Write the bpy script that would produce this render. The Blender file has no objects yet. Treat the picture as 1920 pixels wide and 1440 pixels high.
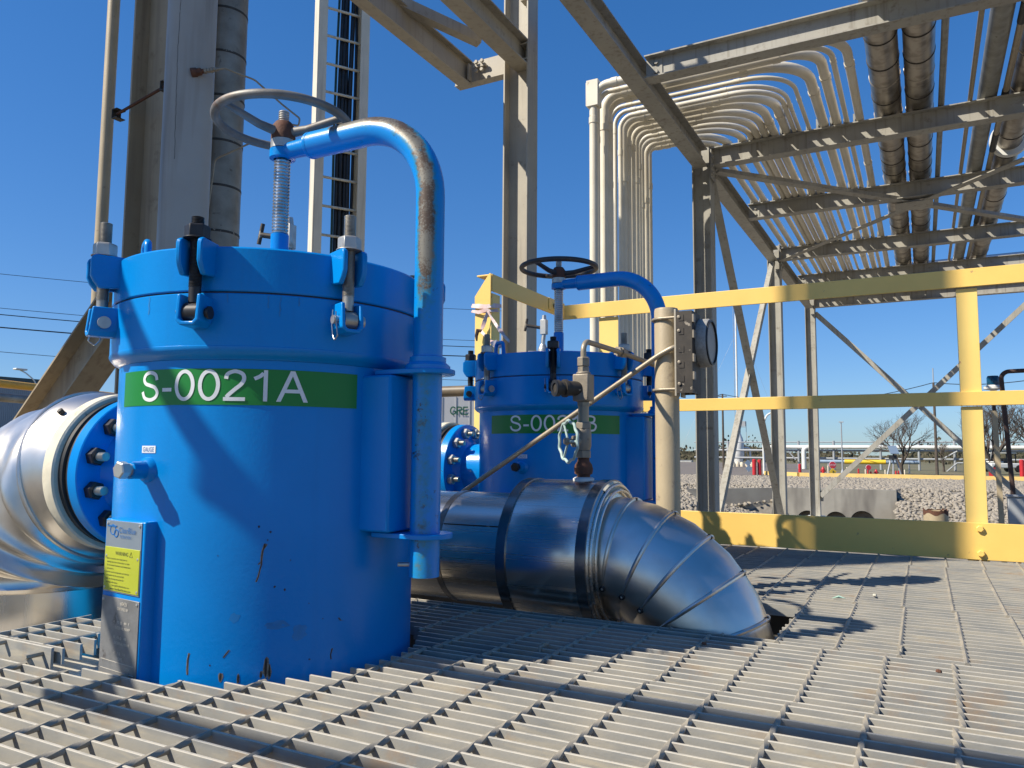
import bpy, bmesh, math, random
from mathutils import Vector, Matrix
R_ = math.radians
S = bpy.context.scene
C = S.collection
random.seed(7)
# ---------------------------------------------------------------- camera, sky, sun, exposure
CAM_H = 0.345
YAW, PITCH, ROLL, FPX = R_(28.1), R_(5.1), R_(0.4), 1440.0
_f = Vector((-math.sin(YAW)*math.cos(PITCH), math.cos(YAW)*math.cos(PITCH), math.sin(PITCH)))
_r0 = Vector((math.cos(YAW), math.sin(YAW), 0)); _u0 = _r0.cross(_f)
_r = math.cos(ROLL)*_r0 + math.sin(ROLL)*_u0
_u = -math.sin(ROLL)*_r0 + math.cos(ROLL)*_u0
cam = bpy.data.objects.new("camera", bpy.data.cameras.new("camera")); C.objects.link(cam)
cam.matrix_world = Matrix(((_r.x, _u.x, -_f.x, 0), (_r.y, _u.y, -_f.y, 0), (_r.z, _u.z, -_f.z, CAM_H), (0, 0, 0, 1)))
cam.data.sensor_width = 36.0; cam.data.lens = FPX/1920*36
cam.data.clip_start = 0.02; cam.data.clip_end = 3000
S.camera = cam
SUN_AZ, SUN_EL = R_(224), R_(43.5)
w = bpy.data.worlds.new("World"); S.world = w; w.use_nodes = True
nt = w.node_tree; bg = nt.nodes["Background"]
sky = nt.nodes.new("ShaderNodeTexSky"); sky.sky_type = 'NISHITA'; sky.sun_disc = False
sky.sun_elevation = SUN_EL; sky.sun_rotation = SUN_AZ
sky.altitude = 100; sky.air_density = 1.0; sky.dust_density = 0.2; sky.ozone_density = 3.0
hs = nt.nodes.new("ShaderNodeHueSaturation"); hs.inputs["Saturation"].default_value = 1.32
nt.links.new(sky.outputs[0], hs.inputs["Color"])
gm = nt.nodes.new("ShaderNodeGamma"); gm.inputs[1].default_value = 0.72; nt.links.new(hs.outputs[0], gm.inputs[0])
tn = nt.nodes.new("ShaderNodeMix"); tn.data_type = 'RGBA'; tn.blend_type = 'MULTIPLY'; tn.clamp_result = False
tn.inputs[0].default_value = 1.0; tn.inputs[7].default_value = (0.88, 1.21, 1.73, 1); nt.links.new(gm.outputs[0], tn.inputs[6])
nt.links.new(tn.outputs[2], bg.inputs[0]); bg.inputs[1].default_value = 0.085
sd = bpy.data.lights.new("sun", 'SUN'); sd.energy = 5.0; sd.angle = R_(0.53); sd.color = (1.0, 0.92, 0.79)
sun = bpy.data.objects.new("sun", sd); C.objects.link(sun)
SUNV = Vector((math.sin(SUN_AZ)*math.cos(SUN_EL), math.cos(SUN_AZ)*math.cos(SUN_EL), math.sin(SUN_EL)))
sun.rotation_euler = (-SUNV).to_track_quat('-Z', 'Y').to_euler(); sun.location = (-6, -6, 12)
S.view_settings.view_transform = 'Standard'; S.view_settings.look = 'None'
S.view_settings.exposure = 0.54; S.view_settings.gamma = 1.0
S.cycles.use_denoising = True
S.cycles.max_bounces = 8

def ray(px, py):
    return _r*((px-960)/FPX) - _u*((py-720)/FPX) + _f
def at(px, py, depth):          # point seen at photo pixel px,py at a camera depth in metres
    return Vector((0, 0, CAM_H)) + ray(px, py)*depth
def atY(px, py, Y):
    d = ray(px, py); return Vector((0, 0, CAM_H)) + d*(Y/d.y)
def atX(px, py, X):
    d = ray(px, py); return Vector((0, 0, CAM_H)) + d*(X/d.x)
def atZ(px, py, Z):
    d = ray(px, py); return Vector((0, 0, CAM_H)) + d*((Z-CAM_H)/d.z)

# ---------------------------------------------------------------- materials
def _new(name):
    m = bpy.data.materials.new(name); m.use_nodes = True
    nt = m.node_tree; b = nt.nodes["Principled BSDF"]
    return m, nt, b
def _noise(nt, vec, scale, detail=4, rough=0.55):
    n = nt.nodes.new("ShaderNodeTexNoise"); n.inputs["Scale"].default_value = scale
    n.inputs["Detail"].default_value = detail; n.inputs["Roughness"].default_value = rough
    if vec is not None: nt.links.new(vec, n.inputs["Vector"])
    return n.outputs["Fac"]
def _map(nt, scale=(1, 1, 1)):
    t = nt.nodes.new("ShaderNodeTexCoord"); m = nt.nodes.new("ShaderNodeMapping")
    m.inputs["Scale"].default_value = scale; nt.links.new(t.outputs["Object"], m.inputs["Vector"])
    return m.outputs[0]
def _ramp(nt, fac, lo, hi):
    r = nt.nodes.new("ShaderNodeMapRange"); r.inputs["From Min"].default_value = lo; r.inputs["From Max"].default_value = hi
    nt.links.new(fac, r.inputs["Value"]); return r.outputs[0]
def _mix(nt, fac, a, b):
    m = nt.nodes.new("ShaderNodeMix"); m.data_type = 'RGBA'
    if hasattr(fac, "is_linked"): nt.links.new(fac, m.inputs[0])
    else: m.inputs[0].default_value = fac
    for i, c in ((6, a), (7, b)):
        if isinstance(c, tuple): m.inputs[i].default_value = (*c, 1)
        else: nt.links.new(c, m.inputs[i])
    return m.outputs[2]
def _math(nt, op, a, b=None):
    m = nt.nodes.new("ShaderNodeMath"); m.operation = op
    for i, v in enumerate((a, b)):
        if v is None: continue
        if isinstance(v, (int, float)): m.inputs[i].default_value = v
        else: nt.links.new(v, m.inputs[i])
    return m.outputs[0]
def _bump(nt, b, h, strength, dist=0.002):
    n = nt.nodes.new("ShaderNodeBump"); n.inputs["Strength"].default_value = strength; n.inputs["Distance"].default_value = dist
    nt.links.new(h, n.inputs["Height"]); nt.links.new(n.outputs[0], b.inputs["Normal"])

def weathered(name, c1, c2, scale=6, rough=0.55, metal=0.0, spot=None, spot_scale=18, spot_lo=0.62, spot_hi=0.72,
              stretch=(1, 1, 1), bump=0.0, bump_scale=300, rough2=None, streak=None, streak_map=(25, 25, 1.2)):
    m, nt, b = _new(name)
    v = _map(nt, stretch)
    f = _ramp(nt, _noise(nt, v, scale, 5), 0.35, 0.65)
    col = _mix(nt, f, c1, c2)
    if streak:
        sv = _map(nt, streak_map)
        sf = _ramp(nt, _noise(nt, sv, 1.0, 3), 0.52, 0.75)
        col = _mix(nt, sf, col, streak)
    if spot:
        sp = _ramp(nt, _noise(nt, v, spot_scale, 6, 0.65), spot_lo, spot_hi)
        col = _mix(nt, sp, col, spot)
    nt.links.new(col, b.inputs["Base Color"])
    b.inputs["Metallic"].default_value = metal
    if rough2 is None: b.inputs["Roughness"].default_value = rough
    else:
        r = nt.nodes.new("ShaderNodeMapRange"); nt.links.new(f, r.inputs["Value"])
        r.inputs["To Min"].default_value = rough; r.inputs["To Max"].default_value = rough2
        nt.links.new(r.outputs[0], b.inputs["Roughness"])
    if bump: _bump(nt, b, _noise(nt, v, bump_scale, 3), bump)
    return m

BLUE = (0.0004, 0.225, 0.63)
def blue_paint(name, chips=True):
    m, nt, b = _new(name)
    v = _map(nt)
    f = _ramp(nt, _noise(nt, v, 5, 4), 0.3, 0.7)
    col = _mix(nt, f, BLUE, (0.0004, 0.198, 0.555))
    # faint vertical run streaks of grime
    sv = _map(nt, (30, 30, 1.5)); sf = _math(nt, 'MULTIPLY', _ramp(nt, _noise(nt, sv, 1.0, 4), 0.55, 0.8), 0.22)
    col = _mix(nt, sf, col, (0.012, 0.12, 0.32))
    nt.links.new(col, b.inputs["Base Color"])
    b.inputs["Roughness"].default_value = 0.27; b.inputs["Specular IOR Level"].default_value = 0.30
    peel = _math(nt, 'ADD', _noise(nt, v, 190, 2), _math(nt, 'MULTIPLY', _noise(nt, v, 70, 2), 0.35))
    _bump(nt, b, peel, 0.13, 0.002)
    return m
def worn_blue(name):
    m, nt, b = _new(name)
    v = _map(nt)
    a = nt.nodes.new("ShaderNodeAttribute"); a.attribute_name = "wear"
    wv = a.outputs["Fac"]
    n1 = _noise(nt, v, 55, 6, 0.7); n2 = _noise(nt, v, 320, 4, 0.7)
    n3 = _noise(nt, v, 16, 5, 0.6)
    e = _math(nt, 'ADD', wv, _math(nt, 'MULTIPLY', _math(nt, 'SUBTRACT', n1, 0.5), 1.3))
    fade = _ramp(nt, e, 0.22, 0.60); bare = _ramp(nt, e, 0.52, 0.74)
    col = _mix(nt, fade, BLUE, (0.02, 0.22, 0.36))
    rusty = _math(nt, 'ADD', _math(nt, 'MULTIPLY', n2, 0.8), n3)
    metal = _mix(nt, _ramp(nt, rusty, 0.84, 0.98), (0.175, 0.165, 0.135), (0.085, 0.057, 0.038))
    col = _mix(nt, bare, col, metal)
    spots = _ramp(nt, _noise(nt, v, 34, 6, 0.72), 0.625, 0.68)
    col = _mix(nt, spots, col, (0.035, 0.03, 0.025))
    nt.links.new(col, b.inputs["Base Color"])
    r = nt.nodes.new("ShaderNodeMapRange"); nt.links.new(bare, r.inputs["Value"])
    r.inputs["To Min"].default_value = 0.3; r.inputs["To Max"].default_value = 0.42; nt.links.new(r.outputs[0], b.inputs["Roughness"])
    mm = _math(nt, 'MULTIPLY', bare, 0.25); nt.links.new(mm, b.inputs["Metallic"])
    _bump(nt, b, n2, 0.12, 0.002)
    return m
def aluminium(name, base=(0.72, 0.68, 0.62), stretch=(2, 60, 60), stain=(0.33, 0.27, 0.21), amt=0.3, rough=0.2):
    m, nt, b = _new(name)
    v = _map(nt, stretch); n = _noise(nt, v, 1.0, 5, 0.6)
    v2 = _map(nt); n2 = _noise(nt, v2, 7, 4)
    col = _mix(nt, _math(nt, 'MULTIPLY', _ramp(nt, n2, 0.45, 0.75), amt), base, stain)
    col = _mix(nt, _math(nt, 'MULTIPLY', _ramp(nt, n, 0.5, 0.8), 0.3), col, (0.38, 0.38, 0.39))
    nt.links.new(col, b.inputs["Base Color"]); b.inputs["Metallic"].default_value = 1.0
    r = nt.nodes.new("ShaderNodeMapRange"); nt.links.new(n, r.inputs["Value"])
    r.inputs["To Min"].default_value = rough*0.75; r.inputs["To Max"].default_value = rough*1.7
    nt.links.new(r.outputs[0], b.inputs["Roughness"])
    h = _math(nt, 'ADD', _math(nt, 'MULTIPLY', n, 0.35), n2)
    _bump(nt, b, h, 0.14, 0.003)
    return m

M = {}
M['blue'] = blue_paint('blue_enamel'); M['blue_clean'] = blue_paint('blue_enamel_clean', False)
M['worn'] = worn_blue('worn_blue_enamel')
M['chipdark'] = weathered('bare_chip', (0.028, 0.018, 0.012), (0.016, 0.012, 0.01), 200, 0.8)
M['chipedge'] = weathered('primer_edge', (0.24, 0.22, 0.18), (0.10, 0.085, 0.065), 300, 0.8)
M['smudge'] = weathered('greenish_grime', (0.002, 0.185, 0.50), (0.004, 0.155, 0.40), 60, 0.5)
M['rack'] = weathered('dull_rack_steel', (0.37, 0.355, 0.305), (0.30, 0.285, 0.245), 2.5, 0.6, spot=(0.17, 0.145, 0.11), spot_scale=9, spot_lo=0.58, spot_hi=0.76, streak=(0.21, 0.19, 0.15))
M['scrap'] = weathered('pale_green_plastic', (0.35, 0.52, 0.42), (0.3, 0.45, 0.36), 40, 0.5)
M['green'] = weathered('green_vinyl', (0.004, 0.20, 0.024), (0.006, 0.17, 0.02), 4, 0.4, bump=0.08)
M['white'] = weathered('white_vinyl', (0.74, 0.76, 0.76), (0.68, 0.70, 0.70), 20, 0.45, bump=0.08)
M['bluetext'] = weathered('blue_print', (0.01, 0.12, 0.36), (0.01, 0.10, 0.3), 20, 0.5)
M['darktext'] = weathered('dark_print', (0.02, 0.03, 0.03), (0.03, 0.04, 0.03), 20, 0.5)
M['etched'] = weathered('etched_print', (0.5, 0.45, 0.36), (0.6, 0.56, 0.48), 60, 0.6)
M['plate'] = weathered('worn_plate', (0.30, 0.30, 0.295), (0.20, 0.20, 0.195), 28, 0.38, 0.45, spot=(0.12, 0.1, 0.09), spot_scale=40, rough2=0.5)
M['plate_blue'] = weathered('plate_pale', (0.34, 0.40, 0.46), (0.28, 0.35, 0.42), 14, 0.3, 0.5)
M['warn'] = weathered('warning_yellow', (0.42, 0.45, 0.035), (0.35, 0.39, 0.03), 10, 0.4, spot=(0.75, 0.62, 0.2), spot_scale=14, spot_lo=0.7, spot_hi=0.74)
M['zinc'] = weathered('zinc_plated', (0.55, 0.54, 0.50), (0.42, 0.41, 0.38), 30, 0.34, 0.75, spot=(0.28, 0.24, 0.18), spot_scale=50, rough2=0.5)
M['steelthread'] = weathered('greased_steel', (0.44, 0.41, 0.35), (0.30, 0.275, 0.235), 30, 0.4, 0.7, bump=0.1)
M['spindle'] = weathered('bright_spindle', (0.56, 0.56, 0.55), (0.38, 0.38, 0.37), 40, 0.26, 0.9)
M['black'] = weathered('black_oxide', (0.018, 0.018, 0.02), (0.035, 0.034, 0.034), 30, 0.42, 0.3)
M['wheelgrey'] = weathered('worn_cast_iron', (0.22, 0.215, 0.20), (0.15, 0.135, 0.115), 22, 0.55, 0.35, spot=(0.14, 0.07, 0.04), spot_scale=16, spot_lo=0.58, spot_hi=0.72, bump=0.1, bump_scale=200)
M['wheelblack'] = weathered('dark_cast_iron', (0.035, 0.034, 0.034), (0.055, 0.05, 0.046), 22, 0.5, 0.3, spot=(0.09, 0.05, 0.03), spot_scale=12)
M['rust'] = weathered('rust', (0.13, 0.05, 0.025), (0.075, 0.034, 0.02), 40, 0.8, spot=(0.26, 0.12, 0.05), spot_scale=60, bump=0.4, bump_scale=160)
M['galv'] = weathered('dusty_galvanised_bar', (0.355, 0.335, 0.285), (0.235, 0.238, 0.225), 8, 0.6, 0.05, spot=(0.34, 0.22, 0.12), spot_scale=9, spot_lo=0.56, spot_hi=0.8, bump=0.12, bump_scale=260, streak=(0.43, 0.385, 0.295), streak_map=(9, 33, 70))
def dust_top(m, colour):            # settled dust lies on upward faces only
    nt = m.node_tree; b = nt.nodes["Principled BSDF"]; src = b.inputs["Base Color"].links[0].from_socket
    g = nt.nodes.new("ShaderNodeNewGeometry"); sp = nt.nodes.new("ShaderNodeSeparateXYZ"); nt.links.new(g.outputs["True Normal"], sp.inputs[0])
    n = _noise(nt, _map(nt), 40, 4); f = _math(nt, 'MULTIPLY', _ramp(nt, sp.outputs[2], 0.6, 0.8), _ramp(nt, n, 0.25, 0.5))
    nt.links.new(_mix(nt, f, src, colour), b.inputs["Base Color"])
dust_top(M['galv'], (0.50, 0.455, 0.37))
M['galvrod'] = weathered('dusty_galvanised_rod', (0.34, 0.30, 0.23), (0.22, 0.205, 0.17), 12, 0.65, 0.0, spot=(0.46, 0.41, 0.31), spot_scale=20, bump=0.12, bump_scale=260)
M['alu'] = aluminium('aluminium_jacket', stretch=(1.5, 90, 90), rough=0.21)
M['strapmetal'] = weathered('dark_strap_metal', (0.30, 0.29, 0.28), (0.20, 0.19, 0.18), 20, 0.25, 0.95)
M['alu_leg'] = aluminium('aluminium_jacket_upright', stretch=(50, 50, 2), amt=0.5)
M['alu_elbow'] = aluminium('aluminium_elbow', stretch=(8, 8, 8), amt=0.5, rough=0.27)
M['alu_dirty'] = aluminium('dirty_aluminium_jacket', base=(0.40, 0.36, 0.30), stretch=(14, 3, 14), stain=(0.10, 0.075, 0.05), amt=0.9, rough=0.34)
M['mastic'] = weathered('cream_mastic', (0.62, 0.58, 0.46), (0.52, 0.48, 0.37), 18, 0.8, spot=(0.30, 0.25, 0.17), spot_scale=26, spot_lo=0.64, spot_hi=0.74, bump=0.5, bump_scale=70)
M['foam'] = weathered('bare_insulation', (0.58, 0.47, 0.29), (0.66, 0.57, 0.39), 18, 0.85, bump=0.4, bump_scale=60)
M['rubber'] = weathered('black_rubber', (0.012, 0.012, 0.013), (0.02, 0.02, 0.02), 20, 0.5)
M['tan'] = weathered('tan_painted_steel', (0.40, 0.36, 0.28), (0.335, 0.30, 0.235), 3, 0.55, spot=(0.24, 0.20, 0.15), spot_scale=14, spot_lo=0.60, spot_hi=0.75, bump=0.1, bump_scale=120, streak=(0.28, 0.245, 0.19))
M['tanpipe'] = weathered('tan_painted_pipe', (0.44, 0.355, 0.225), (0.36, 0.29, 0.18), 5, 0.5, spot=(0.27, 0.21, 0.14), spot_scale=30, spot_lo=0.62, spot_hi=0.7, bump=0.25, bump_scale=150)
M['tube'] = weathered('tan_tubing', (0.36, 0.30, 0.21), (0.28, 0.235, 0.165), 20, 0.42, 0.3, bump=0.1)
M['fitting'] = weathered('tan_fittings', (0.30, 0.255, 0.19), (0.23, 0.195, 0.145), 30, 0.5, 0.2, spot=(0.14, 0.09, 0.06), spot_scale=60, bump=0.25, bump_scale=180)
M['greypaint'] = weathered('grey_painted_pipe', (0.36, 0.35, 0.31), (0.32, 0.30, 0.26), 3, 0.5, streak=(0.22, 0.19, 0.15), streak_map=(14, 14, 0.8))
M['mottled'] = weathered('mottled_jacket', (0.33, 0.29, 0.225), (0.22, 0.185, 0.135), 9, 0.45, 0.45, spot=(0.13, 0.10, 0.07), spot_scale=20, bump=0.15, bump_scale=30)
M['cream'] = weathered('cream_conduit', (0.70, 0.645, 0.52), (0.61, 0.555, 0.435), 3, 0.42, spot=(0.36, 0.28, 0.18), spot_scale=8, spot_lo=0.66, spot_hi=0.74)
M['browncol'] = weathered('brown_tan_column', (0.42, 0.34, 0.225), (0.34, 0.275, 0.18), 3, 0.55, spot=(0.22, 0.17, 0.11), spot_scale=14, spot_lo=0.58, spot_hi=0.75, streak=(0.27, 0.21, 0.14))
M['creamtray'] = weathered('cream_tray', (0.68, 0.63, 0.50), (0.60, 0.55, 0.43), 4, 0.5, streak=(0.45, 0.4, 0.3))
M['galvpipe'] = weathered('galvanised_pipe', (0.30, 0.30, 0.27), (0.20, 0.195, 0.165), 9, 0.5, 0.4, spot=(0.12, 0.09, 0.06), spot_scale=16)
M['yellow'] = weathered('yellow_enamel', (0.88, 0.585, 0.15), (0.82, 0.53, 0.13), 4, 0.45, spot=(0.50, 0.30, 0.12), spot_scale=26, spot_lo=0.665, spot_hi=0.71, bump=0.1, bump_scale=130)
M['yellowpost'] = weathered('pale_yellow_enamel', (0.88, 0.63, 0.19), (0.83, 0.585, 0.165), 4, 0.45, spot=(0.52, 0.29, 0.12), spot_scale=38, spot_lo=0.68, spot_hi=0.72, bump=0.1, bump_scale=130)
M['gaugecase'] = weathered('speckled_grey_case', (0.36, 0.35, 0.32), (0.26, 0.25, 0.23), 120, 0.6, bump=0.3, bump_scale=400)
M['glass'] = weathered('clouded_gauge_glass', (0.34, 0.335, 0.31), (0.27, 0.27, 0.25), 12, 0.55)
M['darkbox'] = weathered('grimy_dark_steel', (0.06, 0.05, 0.038), (0.035, 0.03, 0.024), 30, 0.6, 0.2, spot=(0.3, 0.26, 0.2), spot_scale=30, spot_lo=0.62, spot_hi=0.66)
M['valvegreen'] = weathered('pale_green_wheel', (0.40, 0.52, 0.48), (0.32, 0.43, 0.39), 30, 0.5)
M['cable'] = weathered('black_cable', (0.012, 0.012, 0.012), (0.02, 0.02, 0.02), 20, 0.35)
M['greencable'] = weathered('green_cable', (0.015, 0.05, 0.035), (0.02, 0.06, 0.04), 20, 0.4)
M['tape'] = weathered('white_red_tape', (0.72, 0.66, 0.62), (0.66, 0.40, 0.35), 24, 0.5, spot=(0.05, 0.03, 0.03), spot_scale=30, spot_lo=0.66, spot_hi=0.68)
M['concrete'] = weathered('stained_concrete', (0.30, 0.285, 0.245), (0.22, 0.205, 0.175), 0.9, 0.85, streak=(0.13, 0.12, 0.105), streak_map=(1.6, 1.6, 0.35), bump=0.2, bump_scale=20)
M['concrete_lit'] = weathered('sunlit_concrete', (0.36, 0.33, 0.265), (0.29, 0.26, 0.21), 1.2, 0.85, bump=0.2, bump_scale=20)  # lighter copy of the concrete, sunlight on the wing wall put into its colour
M['rock'] = weathered('limestone', (0.34, 0.30, 0.24), (0.24, 0.21, 0.165), 3, 0.9, spot=(0.17, 0.135, 0.095), spot_scale=9, spot_lo=0.56, spot_hi=0.75)
M['rockbed'] = weathered('stony_ground', (0.25, 0.225, 0.185), (0.17, 0.15, 0.12), 6, 0.95, bump=0.6, bump_scale=14)
M['ground'] = weathered('dry_grass_soil', (0.10, 0.105, 0.045), (0.16, 0.13, 0.075), 0.25, 0.95, spot=(0.20, 0.17, 0.10), spot_scale=1.5)
M['asphalt'] = weathered('worn_asphalt', (0.17, 0.145, 0.12), (0.14, 0.12, 0.10), 0.6, 0.9)
M['curb'] = weathered('yellow_kerb_paint', (0.72, 0.50, 0.16), (0.62, 0.43, 0.15), 3, 0.7, spot=(0.45, 0.4, 0.3), spot_scale=5)
M['red'] = weathered('red_paint', (0.52, 0.022, 0.028), (0.42, 0.02, 0.025), 5, 0.45)
M['signred'] = weathered('sign_red', (0.60, 0.03, 0.05), (0.55, 0.03, 0.05), 5, 0.4)
M['signyellow'] = weathered('sign_yellow', (0.75, 0.50, 0.03), (0.7, 0.46, 0.03), 5, 0.4)
M['signblue'] = weathered('sign_grey_back', (0.30, 0.38, 0.46), (0.26, 0.34, 0.42), 5, 0.4, 0.3)
M['farwhite'] = weathered('far_white_paint', (0.72, 0.72, 0.68), (0.62, 0.62, 0.58), 2, 0.5)
M['fargrey'] = weathered('far_grey_steel', (0.36, 0.38, 0.39), (0.30, 0.31, 0.32), 2, 0.55, 0.2)
M['farcream'] = weathered('far_cream_paint', (0.66, 0.58, 0.42), (0.55, 0.48, 0.36), 2, 0.6)
M['wood'] = weathered('weathered_pole', (0.10, 0.08, 0.06), (0.07, 0.055, 0.045), 5, 0.9)
M['bark'] = weathered('winter_bark', (0.085, 0.066, 0.05), (0.06, 0.046, 0.036), 6, 0.9)
M['brush'] = weathered('winter_brush', (0.085, 0.075, 0.045), (0.05, 0.052, 0.028), 0.25, 0.95, spot=(0.13, 0.10, 0.065), spot_scale=1.2, spot_lo=0.5, spot_hi=0.7)
M['siding'] = weathered('grey_metal_siding', (0.36, 0.38, 0.41), (0.33, 0.35, 0.38), 1, 0.5)
M['roofgreen'] = weathered('teal_roof_trim', (0.05, 0.085, 0.09), (0.045, 0.075, 0.08), 1, 0.5)
M['trailer'] = weathered('white_trailer_panel', (0.50, 0.50, 0.49), (0.44, 0.44, 0.44), 1, 0.5)
M['dkgreen'] = weathered('green_lettering', (0.02, 0.11, 0.07), (0.02, 0.10, 0.06), 5, 0.5)
M['beacon'] = weathered('blue_beacon', (0.005, 0.06, 0.12), (0.005, 0.05, 0.1), 20, 0.15)
M['rustypost'] = weathered('rusty_dark_post', (0.07, 0.035, 0.025), (0.045, 0.028, 0.022), 8, 0.7)
M['brownpipe'] = weathered('brown_stained_pipe', (0.20, 0.14, 0.075), (0.10, 0.08, 0.055), 2, 0.5)
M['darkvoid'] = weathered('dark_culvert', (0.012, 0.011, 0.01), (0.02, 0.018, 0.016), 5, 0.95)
M['steelunder'] = weathered('under_frame_steel', (0.12, 0.11, 0.095), (0.08, 0.075, 0.065), 5, 0.7)
M['yellowtube'] = weathered('orange_yellow_rail', (0.66, 0.36, 0.03), (0.6, 0.32, 0.03), 4, 0.4)

# ---------------------------------------------------------------- mesh builder
class MB:
    def __init__(s): s.v = []; s.f = []; s.mi = []; s.cur = 0; s.wear = None
    def add(s, vs, fs):
        o = len(s.v); s.v.extend([Vector(p) for p in vs]); s.f.extend([tuple(o+i for i in f) for f in fs]); s.mi.extend([s.cur]*len(fs)); return s
    def box(s, c, d, rot=None):
        c = Vector(c); hx, hy, hz = d[0]/2, d[1]/2, d[2]/2
        vs = [Vector((x, y, z)) for z in (-hz, hz) for y in (-hy, hy) for x in (-hx, hx)]
        if rot is not None: vs = [rot @ p for p in vs]
        return s.add([p+c for p in vs], [(0, 2, 3, 1), (4, 5, 7, 6), (0, 1, 5, 4), (2, 6, 7, 3), (0, 4, 6, 2), (1, 3, 7, 5)])
    def bb(s, x0, x1, y0, y1, z0, z1): return s.box(((x0+x1)/2, (y0+y1)/2, (z0+z1)/2), (x1-x0, y1-y0, z1-z0))
    def prism(s, p, q, prof, up=(0, 0, 1)):      # prof: CCW polygon in (side, up) about the p->q axis
        p, q = Vector(p), Vector(q); a = (q-p).normalized(); up = Vector(up)
        sd = a.cross(up)
        if sd.length < 1e-6: sd = a.cross(Vector((0, 1, 0)))
        sd.normalize(); u = sd.cross(a).normalized(); n = len(prof)
        vs = [p+sd*x+u*y for x, y in prof]+[q+sd*x+u*y for x, y in prof]
        return s.add(vs, [tuple(range(n-1, -1, -1)), tuple(range(n, 2*n))]+[(i, (i+1) % n, n+(i+1) % n, n+i) for i in range(n)])
    def ring_sweep(s, rings, caps=True, closed=False):
        n = len(rings[0]); vs = [p for r in rings for p in r]; fs = []
        m = len(rings)
        for k in range(m if closed else m-1):
            a, b = k*n, ((k+1) % m)*n
            fs += [(a+i, a+(i+1) % n, b+(i+1) % n, b+i) for i in range(n)]
        if caps and not closed: fs += [tuple(range(n-1, -1, -1)), tuple((m-1)*n+i for i in range(n))]
        return s.add(vs, fs)
    def cyl(s, p, q, r0, r1=None, n=24, caps=True, ph=0.0):
        r1 = r0 if r1 is None else r1; p, q = Vector(p), Vector(q); a = (q-p).normalized()
        u = a.orthogonal().normalized(); wv = a.cross(u)
        an = [2*math.pi*(i+ph)/n for i in range(n)]
        return s.ring_sweep([[p+(u*math.cos(t)+wv*math.sin(t))*r0 for t in an], [q+(u*math.cos(t)+wv*math.sin(t))*r1 for t in an]], caps)
    def lathe(s, c, axis, prof, n=48, u=None, a0=0.0, a1=None):   # prof: (radius, height)
        c = Vector(c); a = Vector(axis).normalized(); u = a.orthogonal().normalized() if u is None else Vector(u); wv = a.cross(u)
        full = a1 is None; k = n if full else n+1
        an = [a0+(2*math.pi if full else a1-a0)*i/n for i in range(k)]
        vs = [c+a*h+(u*math.cos(t)+wv*math.sin(t))*r for r, h in prof for t in an]; fs = []
        for j in range(len(prof)-1):
            for i in range(n):
                i2 = (i+1) % k
                fs.append((j*k+i, j*k+i2, (j+1)*k+i2, (j+1)*k+i))
        return s.add(vs, fs)
    def tube(s, path, r, n=12, caps=True, up=None):
        path = [Vector(p) for p in path]; m = len(path); rings = []; u = None; s.rings = []
        for k in range(m):
            t = (path[min(k+1, m-1)]-path[max(k-1, 0)]).normalized()
            if u is None: u = (Vector(up) if up else t.orthogonal()); u = (u-t*u.dot(t)).normalized()
            else: u = (u-t*u.dot(t)).normalized()
            wv = t.cross(u); rr = r[k] if isinstance(r, (list, tuple)) else r
            rings.append([path[k]+(u*math.cos(2*math.pi*i/n)+wv*math.sin(2*math.pi*i/n))*rr for i in range(n)])
        return s.ring_sweep(rings, caps)
    def torus(s, c, axis, Rr, r, n=48, k=12, u=None):
        c = Vector(c); a = Vector(axis).normalized(); u = a.orthogonal().normalized(); wv = a.cross(u); rings = []
        for i in range(n):
            t = 2*math.pi*i/n; d = u*math.cos(t)+wv*math.sin(t)
            rings.append([c+d*(Rr+r*math.cos(2*math.pi*j/k))+a*(r*math.sin(2*math.pi*j/k)) for j in range(k)])
        return s.ring_sweep(rings, closed=True)
    def hexnut(s, p, q, r, bore=0):
        p, q = Vector(p), Vector(q); a = (q-p)
        s.cyl(p+a*0.0, p+a*0.88, r, n=6); return s.cyl(p+a*0.88, q, r, r*0.86, n=6)
    def thread(s, p, q, r, pitch, n=14):
        p, q = Vector(p), Vector(q); L = (q-p).length; k = max(2, int(L/pitch)); prof = []
        for i in range(k):
            h = L*i/k; d = L/k
            prof += [(r*0.86, h), (r, h+d*0.35), (r, h+d*0.6), (r*0.86, h+d*0.95)]
        prof = [(0.0001, 0)]+prof+[(r*0.8, L), (0.0001, L)]
        return s.lathe(p, q-p, prof, n)
    def build(s, name, mat, parent=None, origin=None, angle=38, smooth=True, bevel=0, **props):
        me = bpy.data.meshes.new(name)
        if parent is not None: o0 = Vector(parent['_o'])
        elif origin is not None: o0 = Vector(origin)
        else:
            xs = [p.x for p in s.v]; ys = [p.y for p in s.v]; zs = [p.z for p in s.v]
            o0 = Vector(((min(xs)+max(xs))/2, (min(ys)+max(ys))/2, min(zs)))
        me.from_pydata([tuple(p-o0) for p in s.v], [], s.f)
        for m in (mat if isinstance(mat, (list, tuple)) else [mat]): me.materials.append(m)
        me.polygons.foreach_set('material_index', s.mi)
        bm = bmesh.new(); bm.from_mesh(me); bmesh.ops.recalc_face_normals(bm, faces=bm.faces[:]); bm.to_mesh(me); bm.free()
        if smooth:
            me.polygons.foreach_set('use_smooth', [True]*len(me.polygons)); me.set_sharp_from_angle(angle=R_(angle))
        if s.wear:
            at_ = me.attributes.new('wear', 'FLOAT', 'POINT'); at_.data.foreach_set('value', s.wear)
        me.update()
        o = bpy.data.objects.new(name, me); C.objects.link(o)
        if parent is not None:
            o.parent = parent if isinstance(parent, bpy.types.Object) else None
        else: o.location = o0
        if parent is not None and parent.type == 'MESH': pass
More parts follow.
